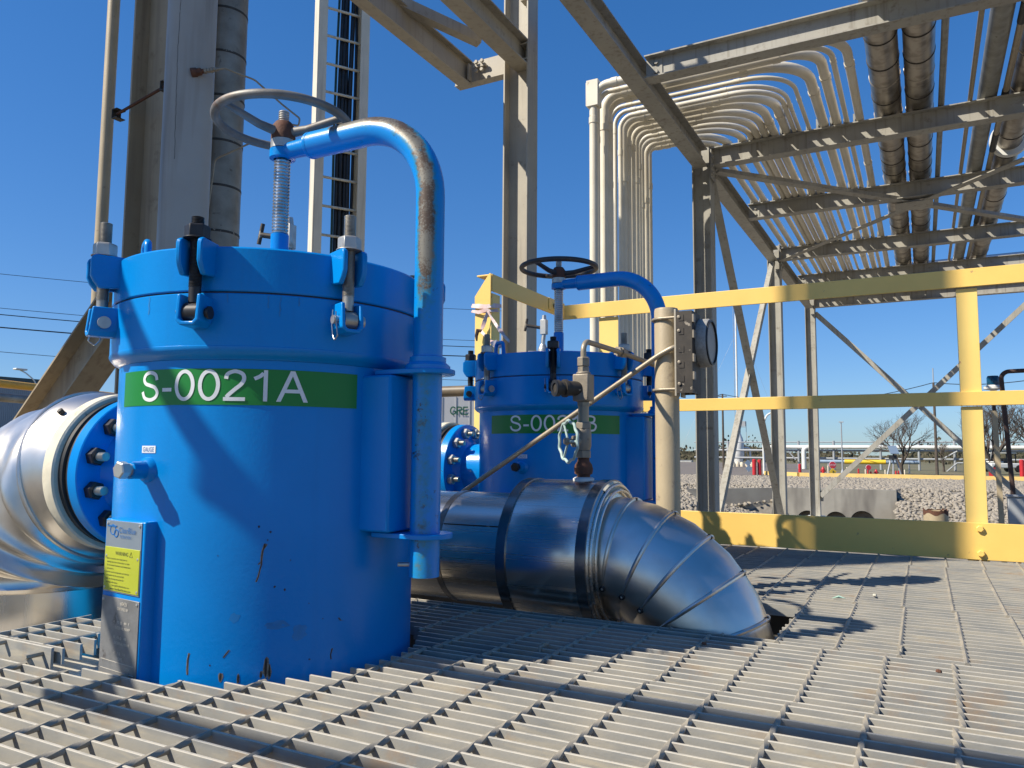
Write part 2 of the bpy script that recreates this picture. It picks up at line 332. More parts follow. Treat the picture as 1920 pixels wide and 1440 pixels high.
        if parent is not None: o['_o'] = list(o0)
        else: o['_o'] = list(o0)
        if bevel:
            b = o.modifiers.new('bevel', 'BEVEL'); b.width = bevel; b.segments = 2; b.limit_method = 'ANGLE'; b.angle_limit = R_(40)
        for k, v in props.items(): o[k] = v
        return o
def thing(name, label, cat, loc, group=None):
    o = bpy.data.objects.new(name, None); C.objects.link(o); o.location = loc; o['_o'] = list(loc)
    o.empty_display_size = 0.1; o['label'] = label; o['category'] = cat
    if group: o['group'] = group
    return o
def tag(o, label, cat, group=None):
    o['label'] = label; o['category'] = cat
    if group: o['group'] = group
    return o
def setting(o): o['kind'] = 'structure'; return o
def ibeam(d, b, tf=0.011, tw=0.008):       # d along 'up', b along side
    return [(-b/2, -d/2), (b/2, -d/2), (b/2, -d/2+tf), (tw/2, -d/2+tf), (tw/2, d/2-tf), (b/2, d/2-tf), (b/2, d/2), (-b/2, d/2), (-b/2, d/2-tf), (-tw/2, d/2-tf), (-tw/2, -d/2+tf), (-b/2, -d/2+tf)]
def chan(d, b, t=0.008):
    return [(0, -d/2), (b, -d/2), (b, -d/2+t), (t, -d/2+t), (t, d/2-t), (b, d/2-t), (b, d/2), (0, d/2)]
def ang(a, b, t=0.006, fx=1, fy=1):        # corner at 0,0 legs a along side, b along up
    p = [(0, 0), (a, 0), (a, t), (t, t), (t, b), (0, b)]
    p = [(x*fx, y*fy) for x, y in p]
    return p if fx*fy > 0 else p[::-1]
def fillet(pts, rad, n=10):
    pts = [Vector(p) for p in pts]; out = [pts[0]]
    for i in range(1, len(pts)-1):
        r = rad[i-1] if isinstance(rad, (list, tuple)) else rad
        a = (pts[i-1]-pts[i]).normalized(); b = (pts[i+1]-pts[i]).normalized()
        th = a.angle(b); d = r/math.tan(th/2); c = pts[i]+(a+b).normalized()*(r/math.sin(th/2))
        p0, p1 = pts[i]+a*d, pts[i]+b*d; v0, v1 = p0-c, p1-c
        w_ = v0.angle(v1)
        for k in range(n+1):
            t = k/n; out.append(c+(v0*math.sin((1-t)*w_)+v1*math.sin(t*w_))/math.sin(w_))
    out.append(pts[-1]); return out
# ---- lettering: flat glyph meshes mapped onto a surface
def glyphs(txt, cell=None, spacing=1.0):
    cu = bpy.data.curves.new('t', 'FONT'); cu.body = txt; cu.resolution_u = 5; cu.space_character = spacing
    ob = bpy.data.objects.new('t', cu); C.objects.link(ob); bpy.context.view_layer.update()
    me = bpy.data.meshes.new_from_object(ob.evaluated_get(bpy.context.evaluated_depsgraph_get()))
    bm = bmesh.new(); bm.from_mesh(me)
    bpy.data.objects.remove(ob); bpy.data.curves.remove(cu); bpy.data.meshes.remove(me)
    xs = [v.co.x for v in bm.verts]; ys = [v.co.y for v in bm.verts]; x0, x1, y0, y1 = min(xs), max(xs), min(ys), max(ys)
    if cell:
        k = 1
        while x0+(x1-x0)*k/cell < x1-1e-6 and k < cell:
            bmesh.ops.bisect_plane(bm, geom=bm.verts[:]+bm.edges[:]+bm.faces[:], plane_co=(x0+(x1-x0)*k/cell, 0, 0), plane_no=(1, 0, 0)); k += 1
    bm.verts.ensure_lookup_table(); bm.verts.index_update()
    vs = [((v.co.x-x0)/(x1-x0), (v.co.y-y0)/(y1-y0)) for v in bm.verts]; fs = [tuple(v.index for v in f.verts) for f in bm.faces]
    asp = (x1-x0)/(y1-y0); bm.free(); return vs, fs, asp
def flat_text(mb, txt, o, ux, uy, h, width=None, align='L', maxw=None):   # o lower-left point, ux/uy unit vectors
    vs, fs, asp = glyphs(txt); wd = width or h*asp
    if maxw and wd > maxw: wd = maxw
    ox = {'L': 0, 'C': -wd/2, 'R': -wd}[align]
    mb.add([Vector(o)+Vector(ux)*(ox+x*wd)+Vector(uy)*(y*h) for x, y in vs], fs)

# ================================================================ steel grating deck
CUTS = [('c', -1.0941, 1.0816, 0.281), ('c', -1.04, 2.27, 0.275), ('r', -2.2, -0.262, 1.535, 1.87), ('c', -1.782, 1.0816, 0.262),
        ('c', -1.71, 2.27, 0.25), ('c', -0.58, 1.94, 0.05)]
def spans(a0, a1, fixed, axis, cuts):
    iv = [(a0, a1)]
    for c in cuts:
        if c[0] == 'c':
            cf, ca = (c[2], c[1]) if axis == 'x' else (c[1], c[2])
            d = c[3]**2-(fixed-cf)**2
            if d <= 0: continue
            lo, hi = ca-math.sqrt(d), ca+math.sqrt(d)
        else:
            fl, fh, lo, hi = (c[3], c[4], c[1], c[2]) if axis == 'x' else (c[1], c[2], c[3], c[4])
            if not fl < fixed < fh: continue
        new = []
        for x0, x1 in iv:
            if hi <= x0 or lo >= x1: new.append((x0, x1)); continue
            if lo-x0 > 0.012: new.append((x0, lo-random.uniform(0, 0.006)))
            if x1-hi > 0.012: new.append((hi+random.uniform(0, 0.006), x1))
        iv = new
    return iv
def grating(label, x0, x1, y0, y1, z, rx, cuts, bar0=0.0, near=False):
    g = thing('floor_grating', label, 'steel grating', ((x0+x1)/2, (y0+y1)/2, z-0.026), 'steel grating panels of the walkway')
    b = MB(); y = y0+bar0+0.003
    while y < y1-0.003:
        for s0, s1 in spans(x0, x1, y, 'x', cuts):
            tz = random.uniform(-0.0006, 0.0006)
            b.box(((s0+s1)/2, y, z-0.0127+tz), (s1-s0, 0.0044, 0.0254))
        y += 0.03016
    b.build('bearing_bars', M['galv'], g, bevel=0.0007 if near else 0)
    k = math.ceil((x0-rx)/0.1016)
    while rx+k*0.1016 < x1-0.004:
        xr = rx+k*0.1016; k += 1
        if xr < x0+0.004: continue
        for s0, s1 in spans(y0+0.001, y1-0.001, xr, 'y', cuts):
            st = 0.006 if near else 0.02; n = max(2, int((s1-s0)/st)); rings = []
            for i in range(n+1):
                t = (math.pi/4)+(i*st*2*math.pi/0.16 if near else 0)
                rings.append([Vector((xr+(0.0047 if q % 2 else 0.0042)*math.cos(t+q*math.pi/4), s0+(s1-s0)*i/n, z-0.0031+(0.0047 if q % 2 else 0.0042)*math.sin(t+q*math.pi/4))) for q in range(8)])
            MB().ring_sweep(rings).build('cross_rod', M['galvrod'], g, angle=30)
    return g
left_cut = ('r', -2.6, -1.19, 0.768, 1.3)
grating('nearest grating panel, in front of the vessel marked A', -2.4, 0.95, 0.30, 1.160, 0.0, -0.078, CUTS+[left_cut], near=True)
grating('narrow grating panel between the nearest one and the outlet pipe', -1.16, 0.95, 1.166, 1.512, 0.0, -0.069, CUTS, near=True)
grating('grating panel that the insulated outlet pipe dives through', -2.4, 0.95, 1.520, 2.000, 0.0, -0.049, CUTS, bar0=0.004)
grating('grating panel around the vessel marked B', -2.4, 0.95, 2.010, 2.762, 0.0, -0.054, CUTS, bar0=0.004)
grating('farthest strip of grating along the yellow toe board', -2.4, 0.95, 2.772, 3.016, 0.0, -0.048, CUTS)
gp = grating('small raised grating offcut with a cut front bar, left of vessel A', -1.45, -1.25, 0.79, 0.975, 0.022, -1.20, CUTS)
e = MB(); e.bb(-1.452, -1.262, 0.780, 0.785, -0.022, 0.023); e.bb(-1.456, -1.4525, 0.78, 0.975, -0.02, 0.022); e.build('end_band', M['galv'], gp, bevel=0.0008)
e = MB(); e.cyl((-1.392, 0.765, 0.018), (-1.392, 0.80, 0.018), 0.0042, n=6); e.cyl((-1.285, 0.752, 0.012), (-1.285, 0.795, 0.012), 0.0042, n=6)
e.cyl((-1.285, 0.758, 0.008), (-1.278, 0.768, -0.02), 0.0042, n=6); e.build('rod_stub', M['galvrod'], gp)
o = MB().bb(-2.3, -1.20, 0.772, 0.90, -0.034, -0.028).build('flat_bar', M['galv']); tag(o, 'flat dusty steel bar lying under the raised grating offcut', 'steel bar')
def clip(lab, p, a):
    c = atZ(*p, 0.0); m = MB(); d = Vector((math.cos(a), math.sin(a), 0)); n_ = Vector((-d.y, d.x, 0))
    m.tube(fillet([c-d*0.019+Vector((0, 0, -0.006)), c-d*0.016+Vector((0, 0, 0.002)), c+d*0.016+Vector((0, 0, 0.002)), c+d*0.019+Vector((0, 0, -0.006))], 0.002, 4), 0.003, 6); m.cyl(c+Vector((0, 0, 0.003)), c+Vector((0, 0, 0.007)), 0.005, n=6)
    o = m.build('saddle_clip', M['galvrod']); tag(o, lab, 'grating clip', 'saddle clips on the grating')
clip('saddle clip in the shade of the outlet pipe sleeve', (1020, 1212), 1.57)
clip('saddle clip on the shadow edge right of vessel A', (918, 1252), 1.57)
clip('saddle clip near the bottom right of the deck', (1690, 1218), 1.57)
c = atZ(1572, 1125, 0.0); o = MB().add([c+Vector((-0.014, -0.004, 0.004)), c+Vector((0.0, -0.008, 0.009)), c+Vector((0.016, 0.002, 0.005)), c+Vector((0.0, 0.007, 0.010)), c+Vector((-0.014, -0.004, 0.003)), c+Vector((0.0, -0.008, 0.008)), c+Vector((0.016, 0.002, 0.004)), c+Vector((0.0, 0.007, 0.009))], [(0, 1, 2, 3), (7, 6, 5, 4), (0, 4, 5, 1), (1, 5, 6, 2), (2, 6, 7, 3), (3, 7, 4, 0)]).build('plastic_scrap', M['scrap']); tag(o, 'tiny pale green plastic scrap lying on the grating', 'litter')
for i, (p, lab) in enumerate((((1760, 1262), 'tiny dark pebble near the right side of the deck'), ((1640, 1118), 'small pale paint flake lying near the gauge shadow'), ((1320, 1210), 'small brown crumb of rust in front of the elbow'))):
    c = atZ(*p, 0.002); m = MB(); m.lathe(c, (0.1, 0.2, 1), [(0.0001, 0), (0.005, 0.001), (0.004, 0.005), (0.0001, 0.006)], 7); o = m.build('deck_crumb', M['rust'] if i != 1 else M['mastic']); tag(o, lab, 'litter')
# frame under the deck
fr = thing('underdeck_steelwork', 'dark steel channels carrying the grating from below', 'steel frame', (-0.7, 1.6, -1.1))
for yy in (0.24, 1.163, 1.516, 2.006, 2.767, 3.045):
    MB().prism((-2.5, yy, -0.105), (1.0, yy, -0.105), chan(0.15, 0.05 if yy < 3 else -0.05) if yy < 3 else [(-0.05, -0.075), (0, -0.075), (0, 0.075), (-0.05, 0.075)]).build('stringer', M['steelunder'], fr)
for xx in (-2.45, -0.2, 0.97): MB().prism((xx, 0.2, -0.26), (xx, 3.1, -0.26), ibeam(0.14, 0.1)).build('bearer', M['steelunder'], fr)
for xx in (-2.45, 0.97):
    for yy in (0.25, 3.0): MB().prism((xx, yy, -1.12), (xx, yy, -0.332), ibeam(0.12, 0.12), (0, 1, 0)).build('leg', M['steelunder'], fr)

# ================================================================ blue strainer vessels
def strainer(cx, cy, dz, which, label, chips):
    T = thing('strainer_vessel', label, 'strainer vessel', (cx, cy, dz), 'blue strainer vessels')
    blue = M['blue'] if chips else M['blue_clean']
    def P(th, r, z): t = R_(th); return Vector((cx+r*math.cos(t), cy+r*math.sin(t), z+dz))
    def er(th): t = R_(th); return Vector((math.cos(t), math.sin(t), 0))
    def et(th): t = R_(th); return Vector((-math.sin(t), math.cos(t), 0))
    ZU = Vector((0, 0, 1)); ax = Vector((cx, cy, dz))
    MB().lathe(ax, ZU, [(0.0001, -0.62), (0.18, -0.61), (0.256, -0.52), (0.256, 0.482), (0.2, 0.483)], 128, u=(1, 0, 0)).build('shell', blue, T)
    MB().lathe(ax, ZU, [(0.2562, 0.4825), (0.2585, 0.4850), (0.2650, 0.4880), (0.2705, 0.4935), (0.2726, 0.4975), (0.2726, 0.5010), (0.2720, 0.5016), (0.2720, 0.5800), (0.2705, 0.5815), (0.25, 0.5815)], 128, u=(1, 0, 0)).build('body_flange', blue, T)
    MB().lathe(ax, ZU, [(0.25, 0.5816), (0.2685, 0.5817), (0.2685, 0.5838), (0.25, 0.5839)], 96, u=(1, 0, 0)).build('gasket', M['rubber'], T)
    MB().lathe(ax, ZU, [(0.25, 0.5842), (0.2705, 0.5842), (0.272, 0.586), (0.272, 0.650), (0.2695, 0.653), (0.25, 0.655), (0.19, 0.665), (0.12, 0.671), (0.05, 0.673), (0.0001, 0.674)], 128, u=(1, 0, 0)).build('lid', blue, T)
    # tag band + lettering
    def band(name, th0, th1, z0, z1, r, mat, n=40, par=T):
        m = MB(); vs = []
        for i in range(n+1):
            th = th0+(th1-th0)*i/n
            vs += [P(th, r, z0), P(th, r, z1)]
        m.add(vs, [(2*i, 2*i+2, 2*i+3, 2*i+1) for i in range(n)]); return m.build(name, mat, par)
    def wrap(txt, th0, th1, z0, z1, r, mat, par, name='lettering'):
        vs, fs, a = glyphs(txt, cell=60); m = MB(); m.add([P(th0+(th1-th0)*x, r, z0+(z1-z0)*y) for x, y in vs], fs)
        return m.build(name, mat, par, smooth=False)
    a0, a1 = (-108.5, -15) if which == 'A' else (-118, -20)
    def strokes(txt, th0, th1, z0, z1, r, mat, par):
        def ell(cx_, cy_, rx, ry, a, b, n=28): return [(cx_+rx*math.cos(R_(a+(b-a)*i/n)), cy_+ry*math.sin(R_(a+(b-a)*i/n))) for i in range(n+1)]
        def cat(P_, n=6):
            o = []
            for i in range(len(P_)-1):
                p0, p1, p2, p3 = P_[max(i-1, 0)], P_[i], P_[i+1], P_[min(i+2, len(P_)-1)]
                for k in range(n):
                    t = k/n; o.append(tuple(0.5*((2*p1[c])+(-p0[c]+p2[c])*t+(2*p0[c]-5*p1[c]+4*p2[c]-p3[c])*t*t+(-p0[c]+3*p1[c]-3*p2[c]+p3[c])*t**3) for c in (0, 1)))
            return o+[P_[-1]]
        def seg(a, b, n=12): return [(a[0]+(b[0]-a[0])*i/n, a[1]+(b[1]-a[1])*i/n) for i in range(n+1)]
        G = {'0': (0.776, [ell(0.388, 0.5, 0.275, 0.445, 90, 450, 48)]),
             '1': (0.776, [seg((0.47, 0.0), (0.47, 1.0)), cat([(0.41, 0.90), (0.31, 0.80), (0.15, 0.715)])]),
             '2': (0.776, [cat([(0.115, 0.70), (0.165, 0.86), (0.37, 0.945), (0.58, 0.87), (0.635, 0.71), (0.56, 0.54), (0.36, 0.35), (0.20, 0.19), (0.145, 0.115)]), seg((0.05, 0.06), (0.68, 0.06))]),
             'S': (0.93, [cat([(0.755, 0.69), (0.69, 0.86), (0.47, 0.945), (0.26, 0.885), (0.175, 0.735), (0.26, 0.59), (0.47, 0.52), (0.68, 0.445), (0.785, 0.28), (0.70, 0.12), (0.48, 0.052), (0.23, 0.125), (0.12, 0.325)])]),
             '-': (0.465, [seg((0.06, 0.365), (0.405, 0.365))]),
             'A': (0.93, ['L', 'R', seg((0.235, 0.345), (0.70, 0.345))]),
             'B': (0.93, [seg((0.165, 0.0), (0.165, 1.0)), cat([(0.225, 0.945), (0.50, 0.942), (0.68, 0.86), (0.70, 0.745), (0.66, 0.62), (0.52, 0.555), (0.225, 0.55)]), cat([(0.44, 0.535), (0.62, 0.51), (0.77, 0.40), (0.775, 0.24), (0.68, 0.10), (0.50, 0.058), (0.225, 0.056)])])}
        tot = sum(G[c][0] for c in txt)-0.10; x0 = -0.07; m = MB(); W = 0.118
        def put(x, y, lv): return P(th0+(th1-th0)*x/tot, r+0.0001*lv, z0+(z1-z0)*y)
        for ch in txt:
            for lv, st in enumerate(G[ch][1]):
                if st in ('L', 'R'):
                    q = [(0.005, 0), (0.135, 0), (0.53, 1), (0.40, 1)] if st == 'L' else [(0.925, 0), (0.79, 0), (0.40, 1), (0.53, 1)]
                    L_ = [(q[0][0]+(q[3][0]-q[0][0])*i/12, i/12) for i in range(13)]; R2 = [(q[1][0]+(q[2][0]-q[1][0])*i/12, i/12) for i in range(13)]
                else:
                    L_, R2 = [], []
                    for i, p_ in enumerate(st):
                        if st[0] == st[-1] or (abs(st[0][0]-st[-1][0]) < 1e-6 and abs(st[0][1]-st[-1][1]) < 1e-6): a_, b_ = st[i-1 if i else -2], st[i+1 if i < len(st)-1 else 1]
                        else: a_, b_ = st[max(i-1, 0)], st[min(i+1, len(st)-1)]
                        dx, dy = b_[0]-a_[0], b_[1]-a_[1]; l_ = math.hypot(dx, dy) or 1
                        L_.append((p_[0]-dy/l_*W/2, p_[1]+dx/l_*W/2)); R2.append((p_[0]+dy/l_*W/2, p_[1]-dx/l_*W/2))
                vs = []
                for a_, b_ in zip(L_, R2): vs += [put(x0+a_[0], a_[1], lv), put(x0+b_[0], b_[1], lv)]
                m.add(vs, [(2*i, 2*i+1, 2*i+3, 2*i+2) for i in range(len(L_)-1)])
            x0 += G[ch][0]
        return m.build('lettering', mat, par, smooth=False)
    lab = band('tag_band', a0, a1, 0.4135, 0.4685, 0.2567, M['green'])
    t0, t1 = (-94.8, -33.8) if which == 'A' else (-99.5, -39)
    strokes('S-0021'+which, t0, t1, 0.4195, 0.4670, 0.2574, M['white'], lab)
    gl = band('gauge_sticker', -93.2, -86.3, 0.3405, 0.3515, 0.2567, M['white'], 8)
    wrap('GAUGE', -92.5, -87.0, 0.3425, 0.3495, 0.2573, M['bluetext'], gl)
    if chips:                      # scrapes and chips in the paint, each a flake with its own outline
        random.seed(17); put_ = lambda m, nm, mt: m.build(nm, M[mt], T, smooth=False)
        def flake(nm, mt, th, z, wth, h, lean=0.0, rr=0.2563, n=9):
            vs = []
            for i in range(n):
                a = 2*math.pi*i/n; q = random.uniform(0.55, 1.0); dz_ = math.sin(a)*h/2*q
                vs.append(P(th+(math.cos(a)*wth/2*q+lean*dz_)/0.256*57.3, rr, z+dz_))
            put_(MB().add(vs+[P(th, rr, z)], [(i, (i+1) % n, n) for i in range(n)]), nm, mt)
        def scratch(nm, mt, pts, wth, rr=0.2564):
            vs = []
            for th, z in pts: vs += [P(th-wth/0.512*57.3*random.uniform(.5, 1.2), rr, z), P(th+wth/0.512*57.3*random.uniform(.5, 1.2), rr, z)]
            put_(MB().add(vs, [(2*i, 2*i+1, 2*i+3, 2*i+2) for i in range(len(pts)-1)]), nm, mt)
        for nm_, mt_, k, r_ in (('chip_edge', 'chipedge', 2.1, 0.2562), ('paint_chip', 'chipdark', 1.0, 0.2564)):
            scratch(nm_, mt_, [(-46.0, 0.207), (-46.6, 0.197), (-46.9, 0.188), (-46.9, 0.176), (-47.4, 0.168), (-47.8, 0.158), (-48.4, 0.151)], 0.0016*k, r_)
            scratch(nm_, mt_, [(-45.4, 0.206), (-46.4, 0.199)], 0.0012*k, r_); scratch(nm_, mt_, [(-48.0, 0.176), (-47.2, 0.180)], 0.0013*k, r_)
            scratch(nm_, mt_, [(-69.3, 0.049), (-69.6, 0.040), (-69.8, 0.026), (-69.6, 0.018)], 0.0016*k, r_)
            scratch(nm_, mt_, [(-56.2, 0.054), (-57.0, 0.049), (-58.0, 0.043)], 0.0016*k, r_)
            scratch(nm_, mt_, [(-22.2, 0.043), (-22.8, 0.034), (-22.6, 0.027)], 0.0014*k, r_)
            scratch(nm_, mt_, [(-20.2, 0.088), (-19.2, 0.083), (-18.0, 0.0825)], 0.0014*k, r_)
            for th, z, w_, h_ in ((-44.4, 0.026, 0.005, 0.034), (-43.2, 0.020, 0.004, 0.022), (-45.8, 0.017, 0.003, 0.012), (-58.6, 0.016, 0.004, 0.014), (-53.0, 0.014, 0.003, 0.016)): flake(nm_, mt_, th, z, w_*k, h_*(1+0.2*(k-1)), rr=r_)
        for th, z, w_, h_ in ((-48.1, 0.232, 0.004, 0.005), (-44.4, 0.224, 0.005, 0.004), (-45.2, 0.212, 0.003, 0.003), (-39.2, 0.138, 0.004, 0.005), (-42.5, 0.143, 0.004, 0.004), (-62.2, 0.032, 0.003, 0.004), (-30.3, 0.032, 0.004, 0.003), (-37.6, 0.181, 0.002, 0.003), (-61, 0.19, 0.002, 0.002), (-31, 0.115, 0.002, 0.003), (-26, 0.09, 0.003, 0.002)): flake('paint_chip', 'chipdark', th, z, w_, h_)
        for th, z, w_, h_ in ((-41.2, 0.087, 0.05, 0.014), (-33.8, 0.074, 0.026, 0.03), (-55, 0.10, 0.02, 0.02)):
            flake('grime_smudge', 'smudge', th, z, w_, h_, rr=0.2561, n=16)
        for th, z0_, z1_ in ((-88.5, 0.5795, 0.552), (-47.5, 0.5795, 0.560), (-43.8, 0.5795, 0.548), (-38, 0.5795, 0.566), (-16, 0.5795, 0.557), (-60, 0.5795, 0.567)):
            n = 6; scratch('rust_run', 'smudge', [(th+0.15*math.sin(i*2.0+th), z0_+(z1_-z0_)*i/n) for i in range(n+1)], 0.0022, 0.2723)
    # swing bolts with their lugs
    for k in range(8):
        th = -23.5-45*k; e_, t_ = er(th), et(th); blk = k % 2 == 1; rot = Matrix((e_, t_, ZU)).transposed()
        u = MB()
        for s in (-1, 1):
            o0 = t_*(s*0.0165)
            pr = [(0.262, 0.606), (0.300, 0.602), (0.309, 0.613), (0.3135, 0.622), (0.3135, 0.648), (0.3115, 0.654), (0.306, 0.657), (0.262, 0.657)]
            vs = []
            for q in (-0.0042, 0.0042): vs += [ax+e_*r+ZU*z+o0+t_*q for r, z in pr]
            n = len(pr); u.add(vs, [tuple(range(n-1, -1, -1)), tuple(range(n, 2*n))]+[(i, (i+1) % n, n+(i+1) % n, n+i) for i in range(n)])
        u.build('lid_lug', blue, T, bevel=0.0022)
        l = MB(); pu = []            # U-shaped clevis: outline across (tangent, z), swept along the radius
        W, t, z0, z1 = 0.0185, 0.0062, 0.526, 0.573
        outer = [(-W, z1), (-W, z0+0.008), (-W+0.008, z0), (W-0.008, z0), (W, z0+0.008), (W, z1)]
        inner = [(W-t, z1), (W-t, z0+t+0.004), (W-t-0.004, z0+t), (-W+t+0.004, z0+t), (-W+t, z0+t+0.004), (-W+t, z1)]
        prof = outer+inner
        def ringat(r, cut): return [ax+e_*(r-(cut if z > 0.56 else 0))+t_*q+ZU*z for q, z in prof]
        A_, B_ = ringat(0.266, 0), ringat(0.311, 0.004)
        n = len(prof); l.add(A_+B_, [(i, (i+1) % n, n+(i+1) % n, n+i) for i in range(n)])
        for base, flip in ((0, 1), (n, 0)):
            for i in range(5):
                q = (i, i+1, 10-i, 11-i); l.add([], []); l.f.append(tuple(base+j for j in (q if flip else q[::-1]))); l.mi.append(0)
        l.build('hinge_lug', blue, T, bevel=0.0018)
        c0 = ax+e_*0.291
        top = 0.692 if blk else 0.714
        sb = MB(); m_ = M['black'] if blk else M['steelthread']
        sb.thread(c0+ZU*0.585, c0+ZU*top, 0.0094, 0.0021, 16)
        sb.cyl(c0+ZU*0.562, c0+ZU*0.586, 0.0088, n=16)
        sb.cyl(c0+ZU*0.547-t_*0.0105, c0+ZU*0.547+t_*0.0105, 0.0155, n=24)
        bo = sb.build('swing_bolt', m_, T)
        nn = MB(); nn.cyl(c0+ZU*0.6575, c0+ZU*0.6595, 0.0205, n=28); nn.hexnut(c0+ZU*0.6595, c0+ZU*0.6795, 0.0185)
        nn.build('nut', M['black'] if blk else M['zinc'], bo, angle=25, bevel=0.0008)
        pn = MB(); pn.cyl(c0+ZU*0.547-t_*0.0255, c0+ZU*0.547+t_*0.0225, 0.0068, n=16)
        pn.cyl(c0+ZU*0.547+t_*0.0225, c0+ZU*0.547+t_*0.0262, 0.0098, n=20)
        pn.build('hinge_pin', M['black'] if blk else M['zinc'], bo)
        cl = MB(); b0 = c0+ZU*0.547-t_*0.0228
        cl.tube(fillet([b0+ZU*0.012+e_*0.006, b0-ZU*0.004+e_*0.0075, b0-ZU*0.026+e_*0.014, b0-ZU*0.033+e_*0.004, b0-ZU*0.024-e_*0.003, b0-ZU*0.006-e_*0.0075, b0+ZU*0.016-e_*0.005] if not blk else
                       [b0-ZU*0.014, b0+ZU*0.006+e_*0.007, b0+ZU*0.026+e_*0.004, b0+ZU*0.024-e_*0.006, b0+ZU*0.004-e_*0.007], 0.003, 4), 0.0011, 6)
        cl.build('cotter_clip', M['spindle'], bo)
    # lifting eyes
    for th in (-120, 60):
        c0 = P(th, 0.225, 0.654); t_ = et(th)
        MB().tube(fillet([c0-t_*0.026-ZU*0.01, c0-t_*0.020+ZU*0.043, c0+t_*0.020+ZU*0.043, c0+t_*0.026-ZU*0.01], 0.012, 6), 0.0062, 12).build('lifting_eye', blue, T)
    # spindle, wheel, davit
    MB().lathe(ax, ZU, [(0.0165, 0.668), (0.0165, 0.748), (0.012, 0.750), (0.0001, 0.7505)], 32).build('spindle_boss', blue, T)
    MB().thread(ax+ZU*0.748, ax+ZU*0.892, 0.0152, 0.0062, 28).build('spindle', M['spindle'], T)
    hw = MB(); zw = 0.965; hw.torus(ax+ZU*zw, ZU, 0.1225, 0.0083, 72, 14)
    for k in range(3):
        d = er(-105+120*k); hw.tube([ax+d*0.012+ZU*0.945, ax+d*0.05+ZU*0.948, ax+d*0.09+ZU*0.958, ax+d*0.121+ZU*zw], [0.0095, 0.0082, 0.0072, 0.0066], 10)
    wheel = hw.build('handwheel', M['wheelgrey'] if which == 'A' else M['wheelblack'], T)
    MB().lathe(ax, ZU, [(0.0001, 0.930), (0.0225, 0.930), (0.0225, 0.955), (0.015, 0.966), (0.0001, 0.966)], 28).build('hub', M['rust'], wheel)
    nt_ = MB(); nt_.lathe(ax, ZU, [(0.0001, 0.913), (0.0225, 0.913), (0.0225, 0.9295), (0.0001, 0.9296)], 28); nt_.build('hub_collar', M['zinc'], wheel)
    MB().thread(ax+ZU*0.966, ax+ZU*0.988, 0.010, 0.004, 16).build('spindle_end', M['zinc'], wheel)
    dv = MB(); path = [Vector((cx+0.339, cy, dz+z)) for z in [0.147+i*(0.768-0.147)/24 for i in range(24)]]
    Rb = 0.14; cc = Vector((cx+0.339-Rb, cy, dz+0.768))
    path += [cc+Vector((Rb*math.cos(R_(a)), 0, Rb*math.sin(R_(a)))) for a in range(0, 91, 5)]
    path += [Vector((x, cy, dz+0.908)) for x in [cc.x-0.03, cc.x-0.06, cc.x-0.09, cc.x-0.13]]
    dv.tube(path, 0.0241, 28, up=(0, -1, 0)); wear = []
    nr = len(path)
    for k in range(nr):
        p = path[k]; arm = min(1, max(0, (p.z-dz-0.70)/0.2)); wd = Vector((0.30-0.15*arm, -0.93+0.28*arm, 0.72*arm)).normalized()
        amt = min(1, max(0, (p.z-dz-0.50)/0.18))*min(1, max(0, (p.x-cx-0.085)/0.07))*(1 if chips else 0.28)
        low = 0.46 if (p.z-dz) < 0.5 else 0.1
        for i in range(28):
            nrm = (dv.v[k*28+i]-p).normalized(); d = nrm.dot(wd)
            wear.append(max(0, (d-0.52)/0.46)*max(amt, low*(1 if chips else 0.2)))
    dv.wear = wear; davit = dv.build('davit', M['worn'], T)
    de = MB(); de.lathe((cx+0.072, cy, dz+0.908), (-1, 0, 0), [(0.0001, -0.004), (0.0246, -0.004), (0.0246, 0.001), (0.017, 0.006), (0.0155, 0.05), (0.0155, 0.075), (0.012, 0.084), (0.0001, 0.086)], 28)
    de.lathe(ax+ZU*0.893, ZU, [(0.016, 0), (0.024, 0.002), (0.024, 0.018), (0.016, 0.02)], 28); de.build('davit_eye', M['blue_clean'], davit)
    db = MB(); db.bb(cx+0.235, cx+0.306, cy-0.055, cy+0.055, dz+0.218, dz+0.468)
    db.build('davit_bracket', blue, T, bevel=0.004)
    for zz in (0.212, 0.474):
        pl = MB(); pts = [(0.262, -0.040), (0.345, -0.040)]+[(0.345+0.040*math.sin(R_(a)), -0.040*math.cos(R_(a))) for a in range(15, 180, 15)]+[(0.345, 0.040), (0.262, 0.040)]
        pl.prism((cx, cy, dz+zz-0.004), (cx, cy, dz+zz+0.004), [(-x, y) for x, y in pts], (0, 1, 0))
        pl.build('guide_plate', blue, T, bevel=0.0012)
    MB().lathe((cx+0.339, cy, dz+0.4785), ZU, [(0.0242, 0), (0.037, 0.0), (0.037, 0.006), (0.030, 0.012), (0.030, 0.020), (0.0242, 0.022)], 28).build('davit_collar', M['worn'], davit)
    MB().cyl((cx+0.30, cy-0.018, dz+0.165), (cx+0.32, cy-0.006, dz+0.165), 0.0035, n=10).build('stop_pin', M['zinc'], davit)
    # inlet nozzle
    nz = Vector((cx, cy, dz+0.30)); xm = Vector((-1, 0, 0))
    fl = MB().lathe(nz, xm, [(0.086, 0.20), (0.086, 0.318), (0.100, 0.335), (0.104, 0.340), (0.150, 0.340), (0.152, 0.342), (0.152, 0.3665), (0.150, 0.3685), (0.07, 0.3685)], 96).build('inlet_flange', blue, T)
